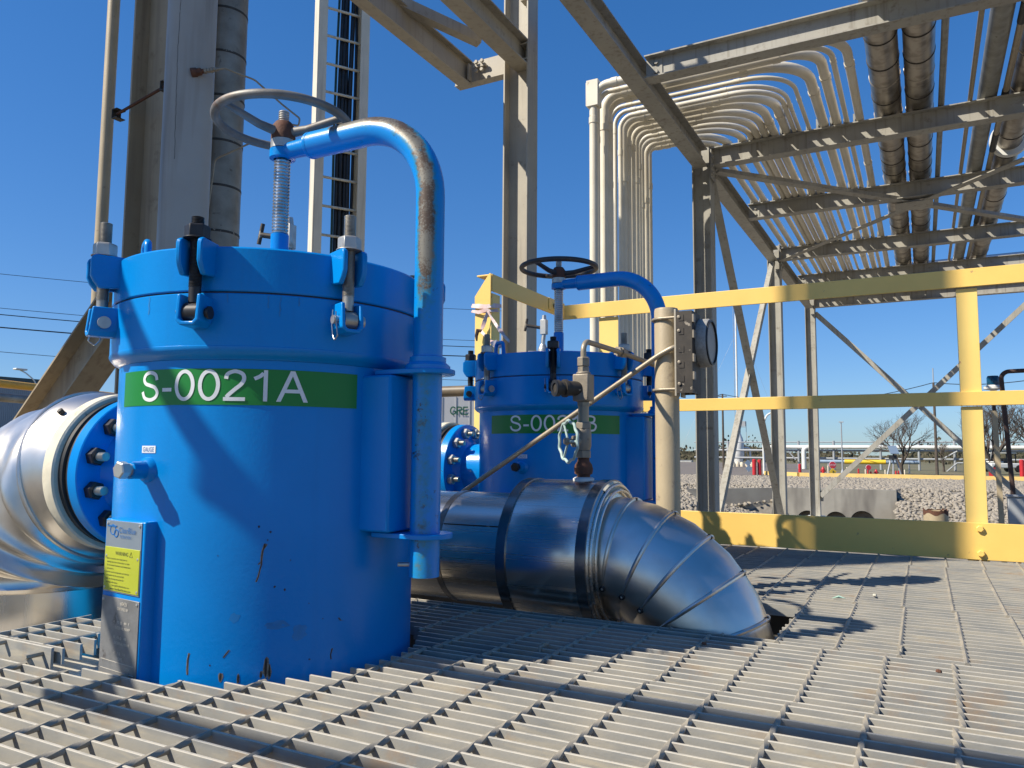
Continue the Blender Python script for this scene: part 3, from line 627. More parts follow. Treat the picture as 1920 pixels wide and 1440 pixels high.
    for k in range(12):
        a = R_(15+30*k); o0 = nz+Vector((0, math.cos(a)*0.1235, math.sin(a)*0.1235))
        bo = MB().thread(o0+xm*0.338, o0+xm*0.302, 0.0088, 0.0024, 12).build('flange_bolt', M['steelthread'], fl)
        MB  # nut belongs to the bolt piece but depth stops at sub-part, so it is merged below
        nb = MB().hexnut(o0+xm*0.3395, o0+xm*0.322, 0.0175); nb.build('flange_nut', M['black'] if which == 'A' else M['zinc'], fl, angle=25)
    # gauge port with hex plug
    MB().lathe(P(-90, 0, 0.315), (0, -1, 0), [(0.021, 0.2535), (0.0185, 0.260), (0.014, 0.264), (0.0135, 0.286), (0.0001, 0.287)], 28).build('gauge_port', blue, T)
    hp = MB(); hp.cyl(P(-90, 0.286, 0.315), P(-90, 0.2925, 0.315), 0.0095, n=20); hp.hexnut(P(-90, 0.2925, 0.315), P(-90, 0.3055, 0.315), 0.0132); hp.build('port_plug', M['zinc'] if which == 'A' else M['black'], T, angle=25)
    # vent valve on the lid
    v0 = ax+Vector((-0.13, 0.15, 0.664)); sx = er(-160); vv = MB()
    vv.cyl(v0, v0+ZU*0.02, 0.016, n=6); vv.cyl(v0+ZU*0.02, v0+ZU*0.056, 0.021, 0.017, n=20); vv.cyl(v0+ZU*0.038, v0+ZU*0.038+sx*0.035, 0.013, n=16)
    vv.cyl(v0+ZU*0.056, v0+ZU*0.075, 0.017, 0.009, n=20); vv.tube([v0+ZU*0.07, v0+ZU*0.095-sx*0.002, v0+ZU*0.11-sx*0.004], 0.0075, 12)
    vv.box(v0+ZU*0.135-sx*0.004, (0.022, 0.020, 0.052)); vv.cyl(v0+ZU*0.16-sx*0.004, v0+ZU*0.178-sx*0.004, 0.009, 0.007, n=12)
    vo = vv.build('vent_valve', M['zinc'], T, bevel=0.001)
    hh = MB(); hh.hexnut(v0+ZU*0.038+sx*0.035, v0+ZU*0.038+sx*0.052, 0.0135); hh.build('valve_plug', M['zinc'], vo, angle=25)
    th_ = MB(); th_.cyl(v0+ZU*0.132, v0+ZU*0.142+sx*0.06, 0.0058, n=12); th_.cyl(v0+ZU*0.122+sx*0.064, v0+ZU*0.166+sx*0.056, 0.0045, n=12); th_.build('tee_handle', M['darkbox'], vo)
    # nameplate bracket with its two plates
    nd = er(-96.5); td = et(-96.5); hw_ = 0.056; c0 = ax+nd*0.269
    rot = Matrix((nd, td, ZU)).transposed()
    nb = MB(); nb.box(c0+ZU*0.113-nd*0.0155, (0.031, hw_*2, 0.250), rot); br = nb.build('nameplate_bracket', blue, T, bevel=0.003)
    def plate(name, z0, z1, w0, mat, off=0.0):
        m = MB(); m.box(c0+nd*(0.0008+off)+ZU*((z0+z1)/2), (0.0016, w0*2, z1-z0), rot); return m.build(name, mat, br, bevel=0.0006)
    def wr(rows, mat, nm='lettering'):
        m = MB()
        for txt, q, z, h, al, mw in rows: flat_text(m, txt, c0+nd*0.0027+td*q+ZU*z, td, ZU, h, None, al, mw)
        m.build(nm, mat, br, smooth=False)
    plate('warning_plate', 0.128, 0.236, 0.050, M['plate_blue'])
    plate('warning_panel', 0.130, 0.196, 0.049, M['warn'], 0.0009)
    dp = plate('data_plate', -0.012, 0.121, 0.052, M['plate'])
    L = -0.046
    wr([('ClearBlue', -0.012, 0.2185, 0.0085, 'L', 0.055), ('FILTRATION', -0.008, 0.2105, 0.0045, 'L', 0.030)], M['bluetext'], 'logo_lettering')
    lg = MB(); lg.torus(c0+nd*0.0012+td*-0.030+ZU*0.222, nd, 0.0075, 0.0012, 24, 6); lg.torus(c0+nd*0.0012+td*-0.020+ZU*0.217, nd, 0.0055, 0.0014, 24, 6); lg.box(c0+nd*0.002+td*-0.032+ZU*0.2275, (0.001, 0.026, 0.0022), rot)
    lg.build('logo', M['bluetext'], br)
    warn = [('WARNING \u25B3' if False else 'WARNING', 0.0, 0.1845, 0.0058, 'C', 0.036)]
    for i, s in enumerate(['1. Failure to properly vent vessel prior to', '   opening may cause serious injury or death.', '   Do not exceed maximum rated temperature', '   and pressure.', '2. Gaskets must be temperature and chemical', '   compatible with the process fluid.', '3. Refer to operating instructions for', '   complete information.']):
        warn.append((s.strip(), L+(0 if s[0] != ' ' else 0.005), 0.1765-0.0051*i, 0.0034, 'L', 0.090))
    warn += [('Service@ClearBlueFiltration.com', 0.0, 0.1365, 0.0034, 'C', 0.07), ('www.ClearBlueFiltration.com', 0.0, 0.1318, 0.0034, 'C', 0.062)]
    wr(warn, M['darktext'], 'warning_lettering')
    tr = MB(); tr.tube([c0+nd*0.0026+td*0.022+ZU*0.184, c0+nd*0.0026+td*0.030+ZU*0.184, c0+nd*0.0026+td*0.026+ZU*0.1915, c0+nd*0.0026+td*0.022+ZU*0.184], 0.0004, 5); tr.build('warning_triangle', M['darktext'], br)
    wr([('60421', 0.012, 0.111, 0.0055, 'C', 0.03), ('CERTIFIED BY', 0.010, 0.1035, 0.004, 'C', 0.03), ('60    PSI @    400   F', 0.008, 0.083, 0.0048, 'C', 0.062), ('INTERNAL MAWP', 0.012, 0.0755, 0.0042, 'C', 0.04),
        ('15    PSI @    400', 0.006, 0.0605, 0.0048, 'C', 0.058), ('EXTERNAL MAWP', 0.012, 0.053, 0.0042, 'C', 0.042), ('-20    F @    110', 0.006, 0.038, 0.0048, 'C', 0.056), ('MDMT', 0.008, 0.0305, 0.0042, 'C', 0.016),
        ('2024', 0.030, 0.0185, 0.0048, 'C', 0.016), ('0340', 0.012, -0.0045, 0.0048, 'C', 0.016)], M['etched'], 'data_lettering')
    ln = MB()
    for z in (0.0265, 0.0135, 0.0045, -0.0065): ln.box(c0+nd*0.0019+ZU*z, (0.0004, 0.092, 0.0006), rot)
    ln.build('ruled_lines', M['etched'], br)
    rv = MB()
    for q, z in ((-0.045, 0.231), (0.045, 0.231), (-0.045, 0.134), (0.045, 0.134), (-0.047, 0.116), (0.047, 0.116), (-0.044, 0.182), (0.044, 0.182)):
        rv.lathe(c0+nd*0.0016+td*q+ZU*z, nd, [(0.0026, 0), (0.0022, 0.0012), (0.0001, 0.0018)], 10)
    rv.build('rivet', M['zinc'], br)
    return T
KA = 1.042          # the near vessel is about 21 inches across
sA = strainer(-1.05, 1.038, 0.0, 'A', 'large near blue strainer vessel lettered S-0021A on a green band', True)
sA.location = (-1.0941, 1.0816, -0.0145); sA.scale = (KA, KA, KA)
strainer(-1.04, 2.27, -0.012, 'B', 'blue strainer vessel behind, lettered S-0021B on a green band', False)

# ================================================================ insulated piping
def inlet_elbow(cx, cy, dz, label):
    T = thing('insulated_elbow', label, 'insulated pipe', (cx-0.66, cy, -0.9), 'insulated inlet elbows')
    nz = Vector((cx, cy, dz+0.30)); xm = Vector((-1, 0, 0))
    rb = MB()
    rb.lathe(nz, xm, [(0.07, 0.369), (0.149, 0.369), (0.149, 0.3755), (0.143, 0.377), (0.143, 0.384), (0.150, 0.386), (0.150, 0.398), (0.144, 0.400), (0.1, 0.402)], 96); rb.build('black_gasket_ring', M['rubber'], T)
    cm = MB(); pr = [(0.09, 0.3995), (0.157, 0.400), (0.1605, 0.403), (0.1605, 0.436), (0.158, 0.440), (0.10, 0.4405)]
    cm.lathe(nz, xm, pr, 96); cm.build('mastic_collar', M['mastic'], T)
    R0 = 0.235; cc = Vector((cx-0.425, cy, dz+0.30-R0)); seams = [0, 13, 28, 44, 60, 76, 90]
    def ring(a, r): 
        d = Vector((-math.sin(R_(a)), 0, math.cos(R_(a)))); c = cc+d*R0
        def rr(t):
            w1 = 0.5+0.5*math.sin(R_(a)*9+2.2*math.sin(t+0.6)+0.8); w2 = 0.5+0.5*math.sin(R_(a)*15-3.0*math.cos(t)+1.7)
            return r+(0.024*w1**4+0.010*w2**3)*math.sin(math.pi*min(1, max(0, a/90)))
        return [c+d*(rr(t)*math.cos(t))+Vector((0, 1, 0))*(rr(t)*math.sin(t)) for t in [2*math.pi*i/96 for i in range(96)]], c, d
    rad = lambda a: 0.158+0.046*min(1, a/55)
    el = MB()
    for a, b in zip(seams[:-1], seams[1:]): el.ring_sweep([ring(a+(b-a)*q/8, rad(a+(b-a)*q/8)+0.003*math.sin(math.pi*q/8))[0] for q in range(9)], caps=False)
    el.build('elbow_jacket', M['alu_elbow'], T, angle=60)
    for a in (seams[1], seams[4]):
        _, c, d = ring(a, 0.1); r = rad(a)+0.006; 
        MB().tube([c+d*((r+0.002)*math.cos(t))+Vector((0, 1, 0))*((r+0.002)*math.sin(t)) for t in [2*math.pi*i/60 for i in range(61)]], 0.0038, 8, caps=False).build('seam_bead', M['alu_elbow'], T)
    vx = cc.x-R0
    MB().lathe((vx, cy, 0), (0, 0, 1), [(0.204, cc.z), (0.2085, cc.z+0.048), (0.2115, cc.z+0.043), (0.2085, cc.z+0.036), (0.2085, cc.z+0.012), (0.2115, cc.z+0.007), (0.2085, cc.z), (0.202, cc.z-0.003), (0.202, -0.9)], 96).build('upright_jacket', M['alu_leg'], T)
    sc = MB()
    for th, z in ((-62, cc.z+0.072), (-50, cc.z+0.078)): 
        t = R_(th); p = Vector((vx+0.2*math.cos(t), cy+0.2*math.sin(t), z)); sc.lathe(p, (math.cos(t), math.sin(t), 0), [(0.006, 0), (0.006, 0.008), (0.0001, 0.01)], 12)
    p = ring(4, 0.164)[0][84]; sc.lathe(p, (p-ring(4, 0.1)[1]), [(0.006, -0.002), (0.006, 0.007), (0.0001, 0.009)], 12)
    sc.build('jacket_screw', M['darkbox'], T)
    return T
eA = inlet_elbow(-1.05, 1.038, 0.0, 'shiny wrinkled insulated elbow bolted to the left of vessel A')
eA.location = (-1.71*KA, 1.0816, 0.345-KA*1.245); eA.scale = (KA, KA, KA)
inlet_elbow(-1.04, 2.27, -0.012, 'insulated elbow with black ring bolted to the left of vessel B')

T = thing('insulated_outlet_pipe', 'aluminium clad outlet pipe with wide sleeve and gored elbow diving into the grating', 'insulated pipe', (-0.41, 1.68, -0.9))
YP, ZP, RP = 1.68, 0.112, 0.133; xp = Vector((1, 0, 0)); pc = Vector((0, YP, ZP))
MB().lathe(pc, xp, [(0.10, -1.75), (RP, -1.75), (RP, -1.02), (RP+0.0012, -1.019), (RP+0.0012, -0.64), (RP, -0.639)], 128).build('pipe_jacket', M['alu'], T)
bd = MB(); bd.lathe(pc, xp, [(RP+0.001, -1.034), (RP+0.0035, -1.033), (RP+0.0035, -1.019), (RP+0.001, -1.018)], 128); bd.build('strap', M['strapmetal'], T)
sm = MB()
for i in range(2):
    a = R_(118); sm.box((-0.925, YP-(RP+0.001)*math.sin(a), ZP+(RP+0.001)*-math.cos(a)), (0.18, 0.003, 0.0025))
sm.v = sm.v[:8]; sm.f = sm.f[:6]; sm.mi = sm.mi[:6]; sm.build('lap_seam', M['darkbox'], T)
RS = 0.170
MB().lathe(pc, xp, [(RP, -0.852), (RS-0.012, -0.850), (RS-0.003, -0.846), (RS, -0.840), (RS, -0.632), (RS-0.003, -0.626), (RP+0.02, -0.6245), (RP, -0.62)], 128).build('sleeve_jacket', M['alu'], T)
for x0 in (-0.846, -0.655):
    MB().lathe(pc, xp, [(RS-0.001, x0), (RS+0.0025, x0+0.001), (RS+0.0025, x0+0.024), (RS-0.001, x0+0.025)], 128).build('sleeve_strap', M['strapmetal'], T)
for x0, rr in ((-0.6225, 0.160), (-0.616, 0.148)):
    MB().torus(pc+xp*x0, xp, rr, 0.0035, 96, 8).build('end_bead', M['alu'], T)
fm = MB(); fm.lathe(pc, xp, [(RP+0.002, -0.6285), (RS-0.001, -0.6285), (RS-0.004, -0.6235), (RP+0.004, -0.6235)], 40, u=(0, 0, 1), a0=R_(-62), a1=R_(26)); fm.build('reflection_arc', M['mastic'], T)  # cream arc painted in for the tan reflection on the metal sleeve end
RE, cE = 0.232, Vector((-0.64, YP, ZP-0.232)); seams = [0, 9.5, 24, 38.5, 54, 70, 90]
def ering(a, r):
    d = Vector((math.sin(R_(a)), 0, math.cos(R_(a)))); c = cE+d*RE
    return [c+d*(r*math.cos(t))+Vector((0, 1, 0))*(r*math.sin(t)) for t in [2*math.pi*i/96 for i in range(96)]], c, d
el = MB(); 
for a, b in zip(seams[:-1], seams[1:]): el.ring_sweep([ering(a, RP)[0], ering((a+b)/2, RP+0.0022)[0], ering(b, RP)[0]], caps=False)
el.build('elbow_jacket', M['alu_elbow'], T, angle=60)
for i, a in enumerate(seams[1:-1]):
    _, c, d = ering(a, .1); r = RP+0.0015; n = 40; lim = R_(112)
    pts = [c+d*(r*math.cos(t))+Vector((0, 1, 0))*(r*math.sin(t)) for t in [-lim+2*lim*k/n for k in range(n+1)]]
    MB().tube(pts, [0.0012+0.0034*math.sin(math.pi*min(1, 6*min(k, n-k)/n)/2) for k in range(n+1)], 8).build('gore_bead', M['alu_elbow'], T)
    for t in (-lim, 0.0):
        p = c+d*((RP+0.001)*math.cos(t))+Vector((0, 1, 0))*((RP+0.001)*math.sin(t)); ndir = (p-c).normalized()
        s_ = MB(); s_.lathe(p, ndir, [(0.0062, -0.001), (0.0062, 0.004), (0.0035, 0.0045), (0.003, 0.002)], 14); s_.build('gore_screw', M['rubber'], T)
        s_ = MB(); s_.lathe(p, ndir, [(0.003, 0.0), (0.003, 0.004), (0.0001, 0.0055)], 10); s_.build('rivet_head', M['zinc'], T)
MB().cyl(cE+Vector((RE, 0, 0)), cE+Vector((RE, 0, -0.75)), RP-0.001, n=64).build('lower_jacket', M['alu_leg'], T)

# ================================================================ gauge post, valve tree, tubing
PX, PY = -0.58, 1.94
T = thing('pipe_post', 'tan painted pipe post with grime rings holding the round gauge', 'pipe post', (PX, PY, -0.3))
MB().lathe((PX, PY, 0), (0, 0, 1), [(0.0001, -0.3), (0.031, -0.3), (0.031, 0.716), (0.0295, 0.7215), (0.026, 0.722), (0.024, 0.720), (0.0001, 0.7195)], 48).build('pipe', M['tanpipe'], T)
def ub(z):
    p = [Vector((PX+0.05, PY-0.035, z)), Vector((PX+0.0, PY-0.035, z))]+[Vector((PX-0.035*math.sin(R_(a)), PY-0.035*math.cos(R_(a)), z)) for a in range(15, 180, 15)]+[Vector((PX, PY+0.035, z)), Vector((PX+0.05, PY+0.035, z))]
    MB().tube(p, 0.004, 10).build('u_bolt', M['tube'], T)
    for s in (-1, 1): MB().hexnut((PX+0.040, PY+s*0.035, z), (PX+0.048, PY+s*0.035, z), 0.008).build('u_bolt_nut', M['fitting'], T, angle=25)
ub(0.692); ub(0.508)
T = thing('pressure_gauge', 'round grey gauge facing right on a dark slotted bracket clamped to the tan post', 'gauge', (PX+0.04, PY, 0.49))
b = MB(); b.bb(PX+0.0325, PX+0.0375, PY-0.042, PY-0.010, 0.490, 0.712); b.bb(PX+0.0325, PX+0.0375, PY+0.010, PY+0.042, 0.490, 0.712); b.build('mounting_bar', M['tan'], T, bevel=0.0008)
b = MB()
for y0 in (-0.045, 0.03): b.bb(PX+0.039, PX+0.075, PY+y0, PY+y0+0.004, 0.497, 0.705)
b.bb(PX+0.075, PX+0.079, PY-0.045, PY+0.034, 0.497, 0.705)
for z in (0.525, 0.56, 0.60, 0.645, 0.68): b.bb(PX+0.045, PX+0.058, PY-0.0462, PY-0.0452, z, z+0.016)
b.build('slotted_bracket', M['darkbox'], T)
b = MB()
for z, d in ((0.520, -0.02), (0.575, -0.03), (0.655, -0.02), (0.69, 0.01)):
    b.hexnut((PX+0.046, PY-0.0452, z), (PX+0.046, PY-0.0485, z), 0.0045)
for z in (0.53, 0.575, 0.635, 0.675): b.bb(PX+0.080, PX+0.084, PY-0.047, PY-0.030, z, z+0.02)
b.build('bracket_screws', M['fitting'], T, kind='stuff')
gn = Vector((math.cos(R_(0)), math.sin(R_(0)), 0)); gc = Vector((-0.505, 1.985, 0.632))
b = MB(); b.lathe(gc, gn, [(0.0001, -0.012), (0.052, -0.012), (0.061, -0.008), (0.063, 0.0), (0.063, 0.026), (0.061, 0.030), (0.058, 0.030), (0.0575, 0.026)], 64); b.build('gauge_case', M['gaugecase'], T)
b = MB(); b.lathe(gc, gn, [(0.0585, 0.0265), (0.0585, 0.034), (0.0545, 0.0345), (0.054, 0.028)], 64); b.build('bezel', M['black'], T)
MB().lathe(gc, gn, [(0.0541, 0.029), (0.0001, 0.031)], 48).build('gauge_glass', M['glass'], T)
b = MB(); b.box(gc-gn*0.034+Vector((0, 0, -0.012)), (0.05, 0.05, 0.055)); b.cyl(gc-gn*0.06-Vector((0, 0, 0.012)), gc-gn*0.02-Vector((0, 0, 0.012)), 0.018, n=20); b.box(gc-gn*0.03-Vector((0, 0, 0.052)), (0.07, 0.06, 0.006)); b.build('gauge_stem_block', M['fitting'], T, bevel=0.003)

g1 = atD = at(1280, 651, 1.93)
T = thing('impulse_tube', 'long bent tan tube sloping down across vessel B from the gauge', 'tubing', (-1.0, 1.95, 0.25))
pa = at(1302, 653, 1.99); pb = at(1268, 648, 1.95); pd = atY(868, 922, 1.93)
mid = pb+(pd-pb)*0.07+Vector((0, 0, 0.006))
b = MB(); b.tube(fillet([pa, pb, mid, pd], [0.03, 0.2], 8), 0.0068, 14); b.build('tube', M['tube'], T)
dirn = (pa-pb).normalized()
b = MB(); b.hexnut(pb+dirn*0.008, pb+dirn*0.024, 0.0125); b.cyl(pb+dirn*0.024, pb+dirn*0.03, 0.0105, n=16); b.hexnut(pb+dirn*0.03, pb+dirn*0.042, 0.0145); b.build('tube_nut', M['fitting'], T, angle=25)

VX, VY = -0.705, 1.68
T = thing('sample_valve', 'rusty valve tree with pale green handwheel standing on the outlet pipe sleeve', 'valve', (VX, VY, 0.28), None)
ZZ = Vector((0, 0, 1)); v = lambda z: Vector((VX, VY, z))
MB().lathe(v(0), ZZ, [(0.0001, 0.275), (0.024, 0.276), (0.025, 0.2855), (0.019, 0.289), (0.0001, 0.289)], 24).build('sealant_pad', M['farwhite'], T)
b = MB(); b.lathe(v(0), ZZ, [(0.0001, 0.286), (0.0155, 0.287), (0.0155, 0.294), (0.021, 0.297), (0.0225, 0.308), (0.020, 0.318), (0.0145, 0.326), (0.0135, 0.338), (0.0001, 0.339)], 24); b.build('rusty_nipple', M['rust'], T)
b = MB(); b.hexnut(v(0.334), v(0.352), 0.0185); b.lathe(v(0), ZZ, [(0.016, 0.352), (0.0185, 0.362), (0.0185, 0.392), (0.0165, 0.402), (0.0001, 0.4025)], 20); b.hexnut(v(0.402), v(0.418), 0.019); b.build('gate_valve_body', M['fitting'], T, angle=25, bevel=0.0008)
b = MB(); b.cyl(v(0.418), v(0.462), 0.0128, n=24); b.hexnut(v(0.456), v(0.466), 0.0155); b.build('riser_nipple', M['tube'], T)
b = MB(); b.box(v(0.499)+Vector((0, 0, 0)), (0.040, 0.040, 0.064)); b.cyl(v(0.466), v(0.472), 0.019, n=20); b.cyl(v(0.530), v(0.537), 0.017, n=20); b.build('cross_fitting', M['fitting'], T, bevel=0.006)
pdv = Vector((-0.62, -0.78, -0.02)).normalized(); p0 = v(0.497)+pdv*0.01
b = MB(); b.cyl(p0, p0+pdv*0.035, 0.0175, n=24); b.cyl(p0+pdv*0.035, p0+pdv*0.043, 0.021, n=24); b.cyl(p0+pdv*0.043, p0+pdv*0.056, 0.0165, n=24); b.cyl(p0+pdv*0.056, p0+pdv*0.064, 0.0195, n=24); b.build('coupling_plug', M['darkbox'], T)
b = MB(); b.lathe(p0+pdv*0.064, pdv, [(0.0195, 0), (0.0195, 0.003), (0.012, 0.003), (0.010, -0.004), (0.0001, -0.004)], 24); b.build('plug_face', M['black'], T)
b = MB(); b.hexnut(v(0.537), v(0.549), 0.0145); b.hexnut(v(0.551), v(0.572), 0.0155); b.cyl(v(0.549), v(0.551), 0.011, n=16); b.build('compression_nut', M['fitting'], T, angle=25)
q1 = v(0.612); q2 = at(1165, 661, 2.02); q3 = at(1236, 688, 2.12)
b = MB(); b.tube(fillet([v(0.56), q1, q2, q3], [0.026, 0.05], 10), 0.0068, 14); b.build('outlet_tube', M['tube'], T)
dq = (q3-q1).normalized(); qc = at(1163, 660, 2.02)
b = MB(); b.hexnut(qc-dq*0.016, qc-dq*0.004, 0.0125); b.hexnut(qc-dq*0.002, qc+dq*0.010, 0.0145); b.hexnut(qc+dq*0.012, qc+dq*0.026, 0.0125); b.build('tube_union', M['fitting'], T, angle=25)
wd = Vector((-0.63, -0.77, 0)).normalized(); wc = v(0.372)+wd*0.040
b = MB(); n = 60; ring = [];  wu = Vector((0, 0, 1)); ww = wd.cross(wu)
pts = [wc+(wu*math.cos(2*math.pi*i/n)+ww*math.sin(2*math.pi*i/n))*(0.047+0.0022*math.cos(2*math.pi*i*10/n)) for i in range(n+1)]
b.tube(pts, 0.0036, 8, caps=False); wh = b.build('valve_handwheel', M['valvegreen'], T)
b = MB()
for k in range(3):
    a = 2*math.pi*k/3+0.5; b.cyl(wc, wc+(wu*math.cos(a)+ww*math.sin(a))*0.046, 0.0028, n=8)
b.build('spoke', M['valvegreen'], wh)
b = MB(); b.cyl(v(0.372), wc+wd*0.006, 0.006, n=14); b.cyl(v(0.372)+wd*0.012, v(0.372)+wd*0.028, 0.0135, n=20); b.hexnut(wc, wc+wd*0.010, 0.0085); b.build('valve_stem', M['fitting'], T, angle=30)

# ================================================================ yellow handrails
def rail_angle(T, name, p, q, fx, h, t=0.006, leg=0.05, mat='yellow'):
    MB().prism(p, q, ang(leg, -h, t, fx, 1) if False else ([(0, 0), (leg*fx, 0), (leg*fx, -t), (t*fx, -t), (t*fx, -h), (0, -h)] if fx < 0 else [(0, 0), (0, -h), (t*fx, -h), (t*fx, -t), (leg*fx, -t), (leg*fx, 0)]), (0, 0, 1)).build(name, M[mat], T, bevel=0.0015)
YR = 3.02
T = thing('handrail', 'yellow handrail with toe board running along the far edge of the deck', 'handrail', (0.0, YR, 0.0), 'yellow handrails')
# side axis for p->q along +X is -Y (a x up), so fx<0 puts the leg behind (+Y)
rail_angle(T, 'top_rail', (-1.377, YR, 0.985), (1.6, YR, 0.985), -1, 0.063)
rail_angle(T, 'mid_rail', (-1.377, YR+0.002, 0.562), (1.6, YR+0.002, 0.562), -1, 0.048, leg=0.035)
MB().bb(-1.377, 1.6, YR+0.001, YR+0.009, 0.0, 0.122).build('toe_board', M['yellow'], T, bevel=0.0015)
for x in (-1.157, 0.152, 1.45):
    m = MB(); w_ = 0.031 if x > -1 else 0.043
    for z0, z1 in ((-0.2, 0.512), (0.516, 0.918)) if x > 0 else ((-0.2, 0.92),):
        m.bb(x-w_, x+w_, YR+0.0135, YR+0.020, z0, z1); m.bb(x-w_, x-w_+0.006, YR+0.020, YR+0.075, z0, z1)
    m.build('post', M['yellowpost'], T, bevel=0.0012)
for x in (0.152, 1.45):
    for z in (0.103, 0.022):
        b = MB(); b.hexnut((x+0.006, YR+0.001, z), (x+0.006, YR-0.010, z), 0.0115); b.build('toe_board_bolt', M['yellow'], T, angle=25, bevel=0.0008)
T = thing('handrail', 'short yellow side handrail with a cut open end behind vessel B', 'handrail', (-1.38, 2.3, 0.0), 'yellow handrails')
# runs along +Y: side axis is +X, leg toward -X
MB().prism((-1.378, 2.36, 0.985), (-1.378, 2.985, 0.985), [(0, 0), (-0.065, 0), (-0.065, -0.006), (-0.006, -0.006), (-0.006, -0.063), (0, -0.063)], (0, 0, 1)).build('top_rail', M['yellow'], T, bevel=0.0015)
m = MB(); m.prism((-1.379, 2.350, 0.0), (-1.379, 2.356, 0.0), [(-0.007, 0.985), (-0.066, 0.905), (-0.066, 0.880), (0, 0.862), (0, 0.985)], (0, 0, 1)); m.build('end_gusset', M['yellow'], T, bevel=0.001)
m = MB(); m.bb(-1.447, -1.379, 2.357, 2.363, -0.2, 0.898); m.bb(-1.385, -1.379, 2.364, 2.42, -0.2, 0.915); m.build('post', M['yellowpost'], T, bevel=0.001)
MB().prism((-1.380, 2.42, 0.562), (-1.380, 2.985, 0.562), [(0, 0), (-0.04, 0), (-0.04, -0.006), (-0.006, -0.006), (-0.006, -0.048), (0, -0.048)], (0, 0, 1)).build('mid_rail', M['yellow'], T)
m = MB(); m.bb(-1.3775, -1.3745, 2.83, 2.985, 0.935, 0.985); m.build('splice_plate', M['yellow'], T, bevel=0.001)
m = MB(); m.hexnut((-1.3745, 2.88, 0.956), (-1.366, 2.88, 0.956), 0.012); m.build('splice_bolt', M['darkbox'], T, angle=25)
T.location.x += 0.035
T = thing('handrail', 'yellow handrail of the raised landing behind the camera, outside the frame', 'handrail', (0.0, -0.16, 0.0), 'yellow handrails')
y0 = -0.138
for nm, z, h in (('top_rail', 1.62, 0.063), ('mid_rail', 1.132, 0.05)):
    rail_angle(T, nm, (-1.94, y0, z), (1.5, y0, z), 1, h, leg=0.05)
    MB().prism((-1.890, y0+0.001, z), (-1.890, 0.14, z), [(0, 0), (-0.05, 0), (-0.05, -0.006), (-0.006, -0.006), (-0.006, -h), (0, -h)], (0, 0, 1)).build(nm, M['yellow'], T)
for x, y in ((-0.3, y0-0.03), (1.2, y0-0.03)): MB().bb(x-0.02, x+0.02, y-0.004, y+0.004, -1.1, 1.55).build('post', M['yellowpost'], T)

# barrier tape tied between the rail end and B's lifting eye
T = thing('barrier_tape', 'frayed white and red barrier tape tied from the yellow rail end to the lifting eye', 'barrier tape', (-1.40, 2.35, 0.7))
def ribbon(pts, wds, nm='tape_strip'):
    m = MB(); pts = [Vector(p) for p in pts]; wds = [w__*0.62 for w__ in wds]; vs = []
    for i, p in enumerate(pts):
        t = (pts[min(i+1, len(pts)-1)]-pts[max(i-1, 0)]).normalized(); s_ = t.cross(Vector((0.5+0.5*math.sin(i*1.3), -0.8, 0.2*math.cos(i*2.1)))).normalized()
        nrm = t.cross(s_).normalized()*0.0007
        vs += [p+s_*wds[i]+nrm, p-s_*wds[i]+nrm, p-s_*wds[i]-nrm, p+s_*wds[i]-nrm]
    fs = []
    for i in range(len(pts)-1):
        for j in range(4): fs.append((4*i+j, 4*i+(j+1) % 4, 4*i+4+(j+1) % 4, 4*i+4+j))
    m.add(vs, fs+[(3, 2, 1, 0), tuple(4*(len(pts)-1)+j for j in range(4))]); return m.build(nm, M['tape'], T)
def lerp(a, b, n, sag): return [a+(b-a)*(i/n)+Vector((0, 0, -sag*math.sin(math.pi*i/n))) for i in range(n+1)]
k0 = Vector((-1.382, 2.345, 0.846)); eye = Vector((-1.145, 2.07, 0.685)); kn = Vector((-1.405, 2.34, 0.775))
ribbon(lerp(k0, eye, 8, 0.006), [0.006, 0.008, 0.010, 0.008, 0.009, 0.012, 0.013, 0.010, 0.006])
ribbon(lerp(k0, kn, 4, 0.0)+lerp(kn, eye+Vector((-0.02, 0, -0.012)), 6, 0.012)[1:], [0.008, 0.009, 0.012, 0.012, 0.010, 0.008, 0.012, 0.018, 0.022, 0.016, 0.006])
ribbon([(-1.452, 2.350, 0.873), (-1.42, 2.346, 0.868), (-1.39, 2.345, 0.864), (-1.374, 2.348, 0.866), (-1.3715, 2.38, 0.872), (-1.3715, 2.425, 0.878)], [0.012, 0.014, 0.012, 0.013, 0.014, 0.010])
ribbon([(-1.452, 2.350, 0.853), (-1.42, 2.345, 0.846), (-1.385, 2.344, 0.852), (-1.3725, 2.348, 0.848), (-1.3705, 2.40, 0.858)], [0.008, 0.011, 0.010, 0.009, 0.012])
b = MB(); b.tube([kn, kn+Vector((-0.012, -0.004, 0.004)), kn+Vector((-0.018, -0.004, -0.016)), kn+Vector((-0.016, -0.004, -0.034))], [0.007, 0.008, 0.006, 0.003], 8); b.build('tape_knot', M['rustypost'], T)
T.location.x += 0.03

